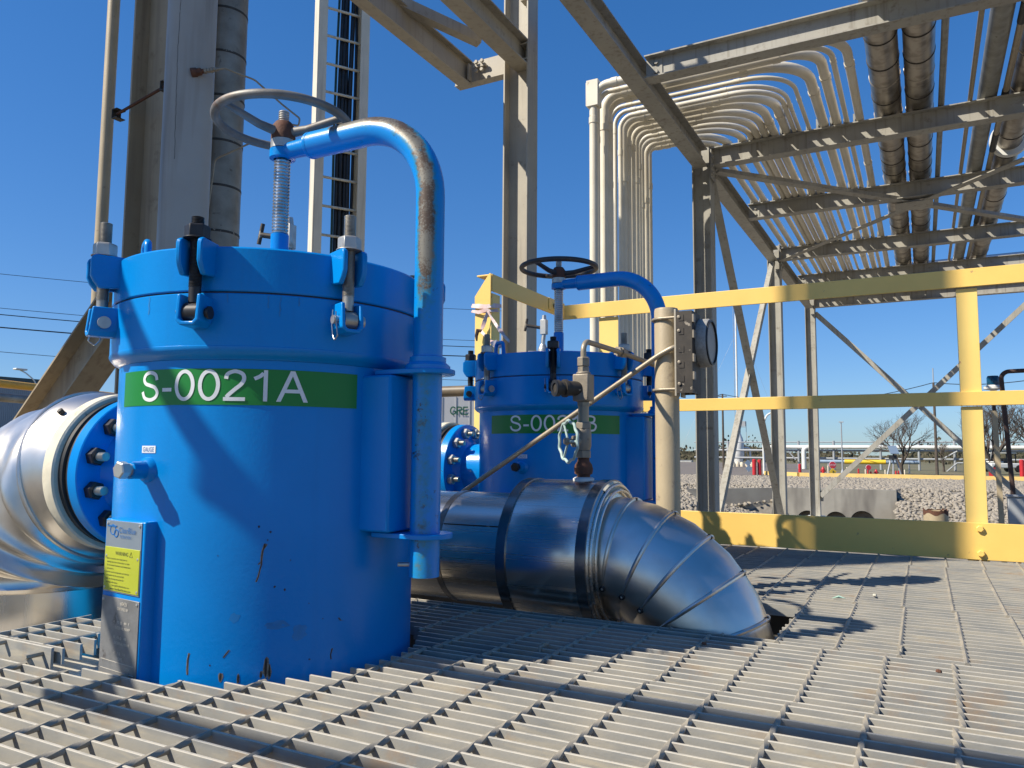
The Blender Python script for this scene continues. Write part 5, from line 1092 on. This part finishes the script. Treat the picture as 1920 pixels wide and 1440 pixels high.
# ---- far yard across the road
def gp(px, py): return atZ(px, py, GZ)
def dep(p): return (Vector(p)-Vector((0, 0, CAM_H))).dot(_f)
def post(name, lab, cat, px, yt, yb, wpx, mat, grp=None, cap=True):
    p = gp(px, yb); k = dep(p)/FPX; r = wpx*k/2; h = (yb-yt)*k
    o = MB().lathe(p, (0, 0, 1), [(0.0001, 0), (r, 0), (r, h*0.96), (r*0.7, h), (0.0001, h+0.01)], 20).build(name, M[mat], origin=p); return tag(o, lab, cat, grp)
post('bollard', 'left of the paired red bollards at the kerb end', 'bollard', 1414.5, 861, 890.5, 7, 'red', 'red bollards by the road')
post('bollard', 'right of the paired red bollards at the kerb end', 'bollard', 1424.5, 862, 890.5, 7, 'red', 'red bollards by the road')
post('bollard', 'lone red bollard between two rack columns', 'bollard', 1500, 870, 891, 5.5, 'red', 'red bollards by the road')
post('bollard', 'red bollard behind the tan strut stand at right', 'bollard', 1873, 862, 893, 8, 'red', 'red bollards by the road')
post('bollard', 'rightmost red bollard at the frame edge', 'bollard', 1917, 862, 894, 8, 'red', 'red bollards by the road')
for i, (px, yt, yb) in enumerate(((1610, 879, 892), (1627.5, 881, 892), (1633, 884, 892), (1680, 883, 893), (1685, 883, 893))):
    post('short_post', 'small red post, %s from the left beyond the kerb' % ordn[i], 'post', px, yt, yb, 3, 'red', 'small red posts beyond the kerb')
for i, (px, yt, yb) in enumerate(((1553, 873, 892), (1588.5, 876, 892), (1623, 880, 892.5), (1660, 881, 893), (1696.5, 881, 893))):
    post('short_post', 'small cream post, %s from the left beyond the kerb' % ordn[i], 'post', px, yt, yb, 2.2, 'farcream', 'small cream posts beyond the kerb')
def hydrant(lab, px, yt, yb, wpx):
    p = gp(px, yb); k = dep(p)/FPX; h = (yb-yt)*k; r = wpx*k/2
    T = thing('fire_hydrant', lab, 'fire hydrant', p, 'red fire hydrants'); 
    m = MB(); m.lathe(p, (0, 0, 1), [(0.0001, 0), (r*1.3, 0), (r*1.3, h*0.06), (r*0.9, h*0.08), (r*0.9, h*0.62), (r*1.15, h*0.64), (r*1.15, h*0.70), (r*0.9, h*0.8), (r*0.5, h*0.92), (r*0.25, h), (0.0001, h)], 20); m.build('barrel', M['red'], T)
    c = p+Vector((0, 0, h*0.5)); m = MB(); m.cyl(c-_r*r*1.7, c+_r*r*1.7, r*0.45, n=12); m.cyl(c-_f*r*1.5, c, r*0.5, n=12); m.build('outlet', M['red'], T)
hydrant('red hydrant left of the stop sign', 1543.5, 875, 891.5, 6)
hydrant('red hydrant cluster post right of the pink round sign', 1643, 880, 892, 5)
p = gp(1467, 891); k = dep(p)/FPX
T = thing('valve_post', 'red valve indicator post half hidden behind a rack column', 'valve post', p); MB().cyl(p, p+Vector((0, 0, 22*k)), 2.2*k, n=14).build('stem', M['red'], T); m = MB(); m.box(p+Vector((0.0, 0, 22*k)), (9*k, 6*k, 8*k)); m.build('head', M['red'], T, bevel=0.03)
def sign(lab, px, yc, rad, yb, sides, mat, txt=None, tmat='white', nm='road_sign'):
    p = gp(px, yb); D = dep(p); k = D/FPX; c = at(px, yc, D); r = rad*k
    T = thing(nm, lab, 'sign', p); nrm = -_f; u = Vector((0, 0, 1)); s_ = u.cross(nrm).normalized()
    MB().cyl(p+_f*0.04, Vector((p.x, p.y, c.z-r*0.3))+_f*0.04, 0.035, n=8).build('sign_post', M['fargrey'], T)
    ph_ = math.pi/8 if sides == 8 else (math.pi/4*0 if sides == 4 else 0)
    pts = [(r*math.cos(2*math.pi*i/sides+ph_), r*math.sin(2*math.pi*i/sides+ph_)) for i in range(sides)]
    if mat == 'signred':
        m = MB(); vs = [c+s_*x*1.0+u*y+nrm*0.01 for x, y in pts]+[c+s_*x+u*y-nrm*0.01 for x, y in pts]; n = sides
        m.add(vs, [tuple(range(n)), tuple(range(2*n-1, n-1, -1))]+[(i, n+i, n+(i+1) % n, (i+1) % n) for i in range(n)]); pl = m.build('sign_border', M['white'], T, smooth=False)
        pts = [(x*0.92, y*0.92) for x, y in pts]
    m = MB(); off = 0.014 if mat == 'signred' else 0.0; vs = [c+s_*x+u*y+nrm*(0.01+off) for x, y in pts]+[c+s_*x+u*y-nrm*(0.008-off) for x, y in pts]; n = sides
    m.add(vs, [tuple(range(n)), tuple(range(2*n-1, n-1, -1))]+[(i, n+i, n+(i+1) % n, (i+1) % n) for i in range(n)]); m.build('sign_panel', M[mat], T, smooth=False)
    if txt:
        m = MB(); flat_text(m, txt, c-u*r*0.26+nrm*0.034, s_, u, r*0.52, r*1.5, 'C'); m.build('lettering', M[tmat], T, smooth=False)
    return T, c, r, s_, u, nrm
sign('red octagonal stop sign with white lettering beyond the kerb', 1561, 872, 7.2, 892, 8, 'signred', 'STOP', nm='stop_sign')
sign('pinkish round sign right of the stop sign', 1628.5, 876.5, 5.2, 892, 20, 'signred', None, nm='round_sign')
T, c, r, s_, u, nrm = sign('yellow diamond sign with dark symbol below the stop sign', 1561.5, 884.5, 7.0, 892.5, 4, 'signyellow', None, nm='diamond_sign')
m = MB(); m.box(c+nrm*0.02-u*r*0.1, (r*0.14, 0.01, r*0.8)); m.box(c+nrm*0.02+u*r*0.15+s_*r*0.12, (r*0.4, 0.012, r*0.14)); m.build('symbol', M['darktext'], T)
sign('upper grey-blue diamond sign back by the left road edge', 1402.5, 868, 6.4, 884, 4, 'signblue', nm='sign_back')
sign('lower grey-blue diamond sign back by the left road edge', 1404, 878.5, 6.4, 884.2, 4, 'signblue', nm='sign_back')
def pole(name, lab, cat, px, yt, yb, wpx, mat, D=None):
    if D is None: p = gp(px, yb); D = dep(p)
    else: p = at(px, yb, D); p.z = GZ-0.03
    k = D/FPX; h = at(px, yt, D).z-p.z
    T = thing(name, lab, cat, p); MB().cyl(p, p+Vector((0, 0, h)), wpx*k/2*1.15, wpx*k/2*0.8, n=12).build('pole', M[mat], T); return T, p, h, k
T, p, h, k = pole('street_lamp', 'slim straight lamp post standing left of the yellow pipe', 'street lamp', 1580, 792, 888, 2.6, 'fargrey'); m = MB(); m.box(p+Vector((0, 0, h+k)), (8*k, 4*k, 2*k)); m.build('lamp_head', M['fargrey'], T); m = MB(); m.lathe(p, (0, 0, 1), [(3.5*k, 0), (3.5*k, 1.5*k), (1.4*k, 8*k), (0.0001, 8.2*k)], 12); m.build('base', M['fargrey'], T)
T = thing('street_lamp', 'curved arm lamp post behind the second rack column', 'street lamp', gp(1433, 888)); p = gp(1433, 888); D = dep(p)
MB().tube(fillet([p, at(1430, 800, D), at(1437, 778, D), at(1452, 772, D)], [1.2, 0.5], 6), [0.075]*1+[0.06]*15, 10).build('curved_pole', M['farwhite'], T)
m = MB(); m.box(at(1454, 772.5, D), (0.3, 0.14, 0.08)); m.build('lamp_head', M['fargrey'], T)
T, pa_, h, k = pole('utility_pole', 'dark wooden utility pole behind the tan lit brace', 'utility pole', 1357, 738, 882, 4, 'wood'); m = MB(); m.box(pa_+Vector((0, 0, h-4*k)), (16*k, 1.2*k, 1.6*k)); m.build('cross_arm', M['wood'], T); ta_ = pa_+Vector((0, 0, h))
T, pb_, h, k = pole('utility_pole', 'grey utility pole left of the yellow rail post', 'utility pole', 1757.5, 716, 895, 5, 'wood', 47); tb_ = pb_+Vector((0, 0, h)); m = MB(); m.cyl(tb_-Vector((0, 0, 0.4)), tb_+Vector((0, 0, 0.9)), 0.03, n=8); m.build('top_pin', M['fargrey'], T)
def wire(lab, a, b, sag, r, n=20):
    a, b = Vector(a), Vector(b); o = MB().tube([a+(b-a)*(i/n)+Vector((0, 0, -sag*4*(i/n)*(1-i/n))) for i in range(n+1)], r, 6).build('power_line', M['cable']); tag(o, lab, 'power line', 'overhead wires')
wire('power line between the dark wooden pole and the grey pole', ta_, tb_, 0.9, 0.022)
wire('power line running right from the grey pole behind the yellow post', tb_, at(2000, 700, 40), 0.3, 0.022)
wire('power line running left from the dark wooden pole', ta_, at(1150, 742, 80), 0.8, 0.03)
for i, (y0, y1, r, lab) in enumerate(((514, 535, 0.022, 'topmost faint'), (579, 592, 0.022, 'second faint'), (591, 604, 0.038, 'upper thick dark'), (616, 621, 0.052, 'lower thick dark'), (662, 666, 0.022, 'lowest faint'))):
    wire('%s overhead wire in the sky left of vessel A' % lab, at(-130, y0-14, 59), at(1000, y1+50, 80), 0.5, r)
# white elevated pipeline
T = thing('elevated_pipeline', 'long white pipeline on posts with thin rails across the far yard', 'pipeline', (0, 72, GZ))
YP2 = 72.0; zc = atY(1600, 838.5, YP2).z; xa, xb = atY(1300, 838, YP2).x, 26
MB().cyl((atY(1440, 838, YP2).x, YP2, zc), (xb, YP2, zc), 0.16, n=16).build('white_pipe', M['farwhite'], T)
for y_, r in ((829, 0.05), (845, 0.10), (860, 0.09)): z = atY(1600, y_, YP2).z; MB().cyl((xa, YP2+0.4, z), (xb, YP2+0.4, z), r, n=10).build('thin_rail', M['fargrey'], T)
for px in (1365, 1432, 1497, 1563, 1651, 1723, 1790, 1860): x = atY(px, 850, YP2).x; MB().cyl((x, YP2+0.15, GZ), (x, YP2+0.15, zc+0.55), 0.10, n=10).build('support_post', M['fargrey'], T)
x = atY(1508, 850, YP2).x; MB().tube(fillet([(x+1.0, YP2-0.3, zc), (x, YP2-0.3, zc), (x, YP2-0.3, GZ)], 0.4, 6), 0.2, 14).build('drop_pipe', M['farwhite'], T)
for pa2, pb2 in (((1478, 846), (1492, 862)), ((1765, 862), (1795, 846)), ((1765, 893), (1795, 868)), ((1795, 868), (1812, 868))): MB().cyl(atY(*pa2, YP2-0.2), atY(*pb2, YP2-0.2), 0.06, n=8).build('brace', M['fargrey'], T)
T = thing('marker_pipe', 'grey pipe with a bright yellow middle length beyond the kerb', 'pipe', (0, 60, GZ)); z = atY(1620, 866, 60).z; x0, x1, x2, x3 = [atY(p_, 866, 60).x for p_ in (1535, 1583.5, 1661, 1724)]
MB().cyl((x0, 60, z), (x1, 60, z), 0.13, n=14).build('grey_length', M['signblue'], T); MB().cyl((x1, 60, z), (x2, 60, z), 0.16, n=14).build('yellow_length', M['signyellow'], T); MB().cyl((x2, 60, z), (x3, 60, z), 0.13, n=14).build('grey_length', M['signblue'], T)
m = MB()
for f in (0.1, 0.9): x = x0+(x3-x0)*f; MB().cyl((x, 60, GZ), (x, 60, z-0.12), 0.06, n=8).build('support', M['fargrey'], T)
# tripod with solar panel
p = gp(1672, 891); D = dep(p); T = thing('solar_tripod', 'tripod stand carrying a tilted solar panel among the small red posts', 'tripod', p)
for a, b in (((1664, 890), (1670, 862)), ((1690, 891), (1680, 862)), ((1675, 891), (1675, 862))): MB().cyl(at(*a, D), at(*b, D+0.15), 0.05, n=8).build('leg', M['fargrey'], T)
m = MB(); vs = [at(1664, 836, D), at(1680, 836, D), at(1686, 851, D-0.3), at(1670, 851, D-0.3)]; nn_ = (vs[1]-vs[0]).cross(vs[3]-vs[0]).normalized()*0.03; m.add([v_+nn_ for v_ in vs]+[v_-nn_ for v_ in vs], [(0, 1, 2, 3), (7, 6, 5, 4), (0, 4, 5, 1), (1, 5, 6, 2), (2, 6, 7, 3), (3, 7, 4, 0)]); m.build('solar_panel', M['signblue'], T, smooth=False)
m = MB(); m.box(at(1674, 857, D), (0.45, 0.3, 0.25)); m.cyl(at(1674, 862, D), at(1676, 848, D-0.1), 0.05, n=8); m.build('control_box', M['black'], T)
# heater with stack and guyed tower
T = thing('heater_stack', 'white cone based heater with a tall thin stack and platform in the far yard', 'process heater', at(1384, 885, 78)); T['_o'] = list(T.location)
c = at(1384, 850, 78); k = 78/FPX; b0 = Vector((c.x, c.y, GZ))
MB().lathe(b0, (0, 0, 1), [(0.0001, 0), (9*k, 0), (9*k, 16*k), (11*k, 20*k), (11*k, 44*k), (9.5*k, 50*k), (2.5*k, 70*k), (2*k, 72*k)], 28).build('heater_body', M['farwhite'], T)
MB().cyl(b0+Vector((0, 0, 70*k)), b0+Vector((0, 0, 350*k)), 2.0*k, 1.6*k, n=14).build('stack', M['farwhite'], T)
m = MB(); m.box(b0+_r*9*k+Vector((0, 0, 74*k)), (13*k, 8*k, 1*k)); m.box(b0+_r*9*k+Vector((0, 0, 80*k)), (12*k, 7*k, 9*k)); m.build('platform', M['fargrey'], T)
for dx in (5, 16): MB().cyl(b0+_r*dx*k, b0+_r*dx*k+Vector((0, 0, 84*k)), 0.5*k, n=6).build('platform_leg', M['fargrey'], T)
m = MB(); m.tube(fillet([b0-_r*4*k+Vector((0, 0, 46*k)), b0-_r*18*k+Vector((0, 0, 44*k)), b0-_r*20*k], 4*k, 6), 2.6*k, 12); m.tube(fillet([b0+_r*4*k+Vector((0, 0, 36*k)), b0+_r*22*k+Vector((0, 0, 34*k)), b0+_r*24*k], 4*k, 6), 1.6*k, 10); m.build('header_pipe', M['farwhite'], T)
m = MB()
for dx, dz_, rr in ((-14, 8, 3.5), (-6, 6, 4), (2, 5, 4.5), (12, 7, 3.5), (20, 5, 3)): m.lathe(b0+_r*dx*k-_f*0.8, (0, 0, 1), [(0.0001, 0), (rr*k, 0), (rr*k, dz_*k), (rr*0.5*k, (dz_+4)*k), (0.0001, (dz_+5)*k)], 14)
m.build('base_drum', M['farcream'], T)
T = thing('lattice_tower', 'thin guyed lattice ladder tower beside the white stack', 'lattice tower', b0+_r*9*k)
m = MB(); q0 = b0+_r*6*k+_f*2; 
for dx in (0, 6): m.cyl(q0+_r*dx*k, q0+_r*dx*k+Vector((0, 0, 330*k)), 0.45*k, n=6)
m.build('leg', M['fargrey'], T); m = MB()
for i in range(60): m.cyl(q0+Vector((0, 0, 5.5*k*i)), q0+_r*6*k+Vector((0, 0, 5.5*k*(i+(1 if i % 2 else 0)))), 0.28*k, n=5)
m.build('lattice_bracing', M['fargrey'], T)
for dx, dz_ in ((-120, 250), (110, 300), (95, 180)): MB().cyl(q0+_r*3*k+Vector((0, 0, dz_*k)), q0+_r*dx*k, 0.16*k, n=5).build('guy_wire', M['fargrey'], T)
T = thing('low_building', 'small white flat roofed building at the left road edge', 'building', at(1286, 878, 120)); c = at(1286, 872, 120); k = 120/FPX
MB().box(c, (24*k, 12*k, 16*k)).build('wall', M['farwhite'], T); MB().box(c+Vector((0, 0, 8.6*k)), (25.5*k, 13.5*k, 1.2*k)).build('roof', M['fargrey'], T); MB().box(c+Vector((3*k, -6.05*k, -1*k)), (5*k, 0.1, 8*k)).build('door', M['fargrey'], T)
# red cabinet and parked white utility vehicle
p = gp(1862, 894); k = dep(p)/FPX; T = thing('fire_cabinet', 'low red fire hose cabinet right of the yellow post', 'cabinet', p); m = MB(); m.box(p+Vector((0, 0, 8*k)), (13*k, 8*k, 15*k)); m.build('cabinet_body', M['red'], T, bevel=0.02); m = MB(); m.box(p+Vector((0, 0, 16.2*k)), (14.5*k, 9.5*k, 1.4*k)); m.build('lid', M['red'], T)
p = gp(1903, 890)+_f*1.5; T = thing('utility_vehicle', 'white utility vehicle parked behind the red bollards at right', 'vehicle', p); vx_ = _r0; 
def vb(dx, dy, z0, z1, lx, ly): 
    c = p+_r0*dx+Vector((-_r0.y, _r0.x, 0))*dy+Vector((0, 0, (z0+z1)/2)); return c, (lx, ly, z1-z0)
rotv = Matrix((_r0, Vector((-_r0.y, _r0.x, 0)), Vector((0, 0, 1)))).transposed()
m = MB(); c, d = vb(0.15, 0, 0.28, 0.62, 2.3, 1.2); m.box(c, d, rotv); c, d = vb(-0.55, 0, 0.62, 0.74, 0.9, 1.15); m.box(c, d, rotv); m.build('body', M['farwhite'], T, bevel=0.06)
m = MB(); c, d = vb(0.15, 0, 1.28, 1.34, 1.3, 1.15); m.box(c, d, rotv); m.build('roof', M['farwhite'], T, bevel=0.02)
m = MB()
for dx, dy in ((-0.4, -0.5), (-0.4, 0.5), (0.75, -0.5), (0.75, 0.5)): c, d = vb(dx, dy, 0.62, 1.29, 0.05, 0.05); MB().box(c, d, rotv).build('roof_post', M['black'], T)
for dx in (-0.65, 0.9):
    for dy in (-0.58, 0.58): c, d = vb(dx, dy, 0, 0.5, 1, 1); ay = Vector((-_r0.y, _r0.x, 0)); MB().cyl(c-ay*0.1, c+ay*0.1, 0.25, n=20).build('wheel', M['rubber'], T)
m = MB(); c, d = vb(0.2, 0, 0.62, 0.95, 0.5, 0.9); m.box(c, d, rotv); m.build('seat', M['black'], T, bevel=0.04)

# ================================================================ trees and far brush
def tree(lab, base, H, spread, seed, lean=0.0, trunk=0.16, levels=5, split=(3, 4)):
    rnd = random.Random(seed); T = thing('bare_tree', lab, 'tree', base, 'bare winter trees'); base = Vector(base); tk, cr = MB(), MB()
    def grow(p, d, L, r, lv, mb):
        n = 3; pts = [p]; q = p; dd = d
        for i in range(n):
            dd = (dd+Vector((rnd.uniform(-.16, .16), rnd.uniform(-.16, .16), rnd.uniform(-.06, .14)))).normalized(); q = q+dd*(L/n); pts.append(q)
        mb.tube(pts, [r*(1-0.3*i/n) for i in range(n+1)], 6 if lv < 2 else 3, caps=False)
        if lv >= levels: return
        for k in range(rnd.randint(*split)):
            f = rnd.uniform(0.45, 1.0); st = pts[0]+(pts[-1]-pts[0])*f if k else pts[-1]
            a = rnd.uniform(0, 6.28); sp = rnd.uniform(0.35, 0.95)*spread; o1 = dd.orthogonal().normalized(); o2 = dd.cross(o1)
            nd = (dd+(o1*math.cos(a)+o2*math.sin(a))*sp+Vector((0, 0, 0.10))).normalized()
            grow(st, nd, L*rnd.uniform(0.58, 0.82), r*rnd.uniform(0.45, 0.62), lv+1, cr)
    ns = rnd.randint(3, 5)
    for i in range(ns):
        a = 6.28*i/ns+rnd.random(); d = Vector((math.cos(a)*0.55*spread, math.sin(a)*0.55*spread, 1)).normalized(); grow(base+Vector((0, 0, H*0.12)), d, H*0.34, trunk*0.6, 1, cr)
    tk.cyl(base-Vector((0, 0, 0.1)), base+Vector((0, 0, H*0.15)), trunk*1.1, trunk*0.85, n=10)
    tk.build('trunk', M['bark'], T); cr.build('crown', M['bark'], T)
tree('bare spreading winter tree left of the grey utility pole', gp(1690, 889), 3.9, 1.0, 21, trunk=0.14, levels=6)
tree('tall bare winter tree behind the beacon post at right', gp(1862, 889), 5.0, 0.85, 33, trunk=0.15, levels=6)
tree('bare winter tree cut by the right frame edge', gp(1950, 889), 5.4, 0.85, 41, trunk=0.15, levels=5)
bp_ = gp(1770, 884); tree('small thin bare tree just left of the yellow post', bp_, 2.9, 0.8, 55, trunk=0.08, levels=4)
rngb = random.Random(77); m = MB()
for i in range(15000):
    azm = R_(rngb.uniform(-85, 30)); Dd = rngb.uniform(120, 170); x, y = Dd*math.sin(azm), Dd*math.cos(azm)
    hh = (2.2+1.2*math.sin(azm*23)+0.8*math.sin(azm*61+1))*rngb.uniform(0.3, 1.0)+0.6; s_ = rngb.uniform(0.2, 0.6); z0 = GZ+rngb.uniform(0, hh)
    p = Vector((x, y, z0)); d1 = Vector((rngb.uniform(-1, 1), rngb.uniform(-1, 1), rngb.uniform(-.3, .3))).normalized(); d2 = Vector((rngb.uniform(-.3, .3), rngb.uniform(-.3, .3), 1)).normalized()
    m.add([p-d1*s_*0.5, p+d1*s_*0.35-d2*s_*0.3, p+d1*s_*0.5+d2*s_*0.2, p+d2*s_*0.7-d1*s_*0.1], [(0, 1, 2, 3)])
for i in range(240):
    a0, a1 = R_(-86+116*i/240), R_(-86+116*(i+1)/240)
    h0 = 1.3+0.7*math.sin(a0*23)+0.4*math.sin(a0*61+1); h1 = 1.3+0.7*math.sin(a1*23)+0.4*math.sin(a1*61+1)
    m.add([(172*math.sin(a0), 172*math.cos(a0), GZ), (172*math.sin(a1), 172*math.cos(a1), GZ), (172*math.sin(a1), 172*math.cos(a1), GZ+h1+0.6), (172*math.sin(a0), 172*math.cos(a0), GZ+h0+0.6),
           (176*math.sin(a0), 176*math.cos(a0), GZ), (176*math.sin(a1), 176*math.cos(a1), GZ), (176*math.sin(a1), 176*math.cos(a1), GZ+h1), (176*math.sin(a0), 176*math.cos(a0), GZ+h0)], [(0, 1, 2, 3), (3, 2, 6, 7), (4, 7, 6, 5)])
o = m.build('far_woodland', M['brush'], origin=(0, 150, GZ), smooth=False); tag(o, 'dull brown and green brush along the horizon', 'brush'); o['kind'] = 'stuff'

# ================================================================ left background
T = thing('metal_building', 'long grey metal sided building with teal roof edge at far left', 'building', at(0, 850, 72)); c0, c1 = at(-420, 800, 60), at(112, 800, 78); c0.z = c1.z = 0; dn = (c1-c0).normalized(); db = Vector((-dn.y, dn.x, 0))
zt_ = at(60, 718, 75).z
m = MB(); n = 120
for i in range(n):                 # ribbed siding as one folded sheet with the box behind it
    a = c0+(c1-c0)*(i/n); b = c0+(c1-c0)*((i+1)/n); w1 = a+(b-a)*0.5; off = -db*0.05
    for p0, p1, o0, o1 in ((a, w1, Vector(), Vector()), (w1, b, off, off)):
        m.add([p0+o0+Vector((0, 0, GZ)), p1+o1+Vector((0, 0, GZ)), p1+o1+Vector((0, 0, zt_)), p0+o0+Vector((0, 0, zt_))], [(0, 1, 2, 3)])
    m.add([w1+Vector((0, 0, GZ)), w1+off+Vector((0, 0, GZ)), w1+off+Vector((0, 0, zt_)), w1+Vector((0, 0, zt_))], [(0, 1, 2, 3)])
m.add([c1+Vector((0, 0, GZ)), c1+db*25+Vector((0, 0, GZ)), c1+db*25+Vector((0, 0, zt_)), c1+Vector((0, 0, zt_)), c0+db*25+Vector((0, 0, GZ)), c0+db*25+Vector((0, 0, zt_))], [(0, 1, 2, 3), (1, 4, 5, 2)])
m.build('wall', M['siding'], T, smooth=False)
m = MB(); rr0 = c0-db*0.4-dn*0.3; rr1 = c1-db*0.4+dn*0.4; mid_ = db*12
m.add([rr0+Vector((0, 0, zt_)), rr1+Vector((0, 0, zt_)), rr1+Vector((0, 0, zt_+0.45)), rr0+Vector((0, 0, zt_+0.45)), rr1+mid_+Vector((0, 0, zt_+1.0)), rr0+mid_+Vector((0, 0, zt_+1.0)), rr1+db*26+Vector((0, 0, zt_)), rr0+db*26+Vector((0, 0, zt_))], [(0, 1, 2, 3), (3, 2, 4, 5), (5, 4, 6, 7), (0, 7, 6, 1)]); m.build('roof', M['roofgreen'], T, smooth=False)
lp = at(60, 845, 62); lp.z = GZ; T = thing('street_lamp', 'pale street lamp with a flat head in front of the grey building', 'street lamp', lp)
hz = at(56, 715, 62).z; MB().tube(fillet([lp, Vector((lp.x, lp.y, hz)), at(48, 699, 62), at(38, 694, 62)], [0.9, 0.3], 6), 0.055, 10).build('pole', M['farwhite'], T); m = MB(); m.box(at(38, 692.5, 62), (0.5, 0.9, 0.14)); m.build('lamp_head', M['farwhite'], T, bevel=0.04)
T = thing('handrail', 'orange-yellow tube handrail far left in front of the grey building', 'handrail', (-8.2, 4.9, -1.1), 'yellow handrails')
ra, rb_ = Vector((-7.0, 1.45, 0)), Vector((-9.6, 8.95, 0))
for z, r in ((0.985, 0.040), (0.50, 0.036)): MB().cyl(ra+Vector((0, 0, z)), rb_+Vector((0, 0, z)), r, n=18).build('rail_tube', M['yellowtube'], T)
for f in (0.02, 0.35, 0.68, 0.98): q = ra+(rb_-ra)*f; MB().cyl(q+Vector((0.09, 0, -1.1)), q+Vector((0.09, 0, 0.985)), 0.035, n=14).build('post', M['yellowtube'], T)
q0, q1 = ra+Vector((0.05, 0, 0.845)), rb_+Vector((0.05, 0, 0.845)); o = MB().cyl(q0, q1, 0.042, n=16).build('grey_pipe', M['galvpipe']); tag(o, 'dull grey pipe running just under the far left yellow rail', 'pipe')
T = thing('cargo_trailer', 'white panelled trailer with green lettering seen between the two vessels', 'trailer', at(880, 850, 30)); T.location.z = GZ; T['_o'] = list(T.location)
a, b = at(700, 741, 30), at(1010, 741, 30); zt_ = a.z; b.z = zt_; dn = Vector((b.x-a.x, b.y-a.y, 0)).normalized(); db = Vector((-dn.y, dn.x, 0)); Lw = Vector((b.x-a.x, b.y-a.y, 0)).length
rott = Matrix((dn, db, Vector((0, 0, 1)))).transposed(); cc = Vector(((a.x+b.x)/2, (a.y+b.y)/2, 0))+db*1.2
m = MB(); m.box(cc+Vector((0, 0, (zt_+0.15)/2)), (Lw, 2.4, zt_-0.15), rott)
for i in range(13): m.box(Vector((a.x, a.y, 0))+dn*(Lw*i/12)-db*0.012+Vector((0, 0, (zt_+0.15)/2)), (0.035, 0.024, zt_-0.2), rott)
m.build('box_body', M['trailer'], T); m = MB(); m.box(cc+Vector((0, 0, 0.07)), (Lw, 2.2, 0.14), rott); m.build('chassis', M['black'], T)
for f in (0.2, 0.8):
    for s_ in (0.15, 2.2): q = Vector((a.x, a.y, 0))+dn*Lw*f+db*s_+Vector((0, 0, -0.42)); MB().cyl(q-db*0.12, q+db*0.12, 0.45, n=24).build('wheel', M['rubber'], T)
q = at(844.5, 778, 30); q = q-db*((q-Vector((a.x, a.y, 0))).dot(db)+0.03); m = MB(); LT = 15.5*30/FPX; LW = 36*30/FPX; st_ = LT*0.16
def bar2(pts_):
    vs = []
    for i, (x_, z_) in enumerate(pts_):
        a_, b_ = pts_[max(i-1, 0)], pts_[min(i+1, len(pts_)-1)]; dx_, dz_ = b_[0]-a_[0], b_[1]-a_[1]; l_ = math.hypot(dx_, dz_)
        for sg in (1, -1): vs.append(q+dn*(x_-sg*dz_/l_*st_/2)+Vector((0, 0, z_+sg*dx_/l_*st_/2)))
    m.add(vs, [(2*i, 2*i+1, 2*i+3, 2*i+2) for i in range(len(pts_)-1)])
W1 = LW/3.3
bar2([(W1*(0.5+0.44*math.cos(R_(a_))), LT*(0.5+0.44*math.sin(R_(a_)))) for a_ in range(40, 341, 12)]); bar2([(W1*0.55, LT*0.42), (W1*0.95, LT*0.42)]); bar2([(W1*0.92, LT*0.44), (W1*0.92, LT*0.2)])
o1 = W1*1.2; bar2([(o1, 0), (o1, LT)]); bar2([(o1, LT*0.93)]+[(o1+W1*(0.45+0.32*math.cos(R_(a_))), LT*(0.72+0.21*math.sin(R_(a_)))) for a_ in range(90, -91, -15)]+[(o1, LT*0.51)]); bar2([(o1+W1*0.38, LT*0.5), (o1+W1*0.8, 0)])
o2 = W1*2.3; bar2([(o2, 0), (o2, LT)]); bar2([(o2, LT*0.93), (o2+W1*0.75, LT*0.93)]); bar2([(o2, LT*0.5), (o2+W1*0.68, LT*0.5)]); bar2([(o2, LT*0.07), (o2+W1*0.75, LT*0.07)]); m.build('lettering', M['dkgreen'], T, smooth=False)
T = thing('brown_pipe', 'brown stained horizontal pipe seen through the gap between the vessels', 'pipe', (-6.3, 10.1, -1.1)); z = at(843, 732, 11.9).z
MB().cyl((-8.6, 10.1, z), (-3.4, 10.3, z), 0.085, n=20).build('pipe_run', M['brownpipe'], T)
for x in (-8.0, -4.0): MB().cyl((x, 10.2, -1.1), (x, 10.2, z-0.08), 0.05, n=12).build('support', M['tan'], T)
# tall risers outside the frame behind the camera whose shadow falls on the far rail
T = thing('tall_riser', 'tall clad riser standing outside the frame behind the camera', 'insulated pipe', (-3.053, -0.001, -1.1)); MB().cyl((-3.053, -0.001, -1.1), (-3.053, -0.001, 6.5), 0.18, n=32).build('cladding', M['mottled'], T)
T = thing('slim_riser', 'slim pipe riser standing outside the frame behind the camera', 'pipe', (-3.207, 0.143, -1.1)); MB().cyl((-3.207, 0.143, -1.1), (-3.207, 0.143, 5.0), 0.022, n=16).build('pipe', M['galvpipe'], T)
T = thing('unseen_shade_blocker', 'unseen cylinder added to shade the left pipes, outside the frame', 'shade blocker', (-6.625, -1.70, -1.1)); MB().lathe((-6.625, -1.70, 0), (0, 0, 1), [(0.0001, -1.1), (0.56, -1.1), (0.56, 11.0), (0.0001, 11.3)], 48).build('blocker_shell', M['greypaint'], T)  # unseen cylinder added to shade the grey pipe, clad riser and left column
# ---------------------------------------------------------------- tidy
for o in bpy.data.objects:
    if '_o' in o: del o['_o']
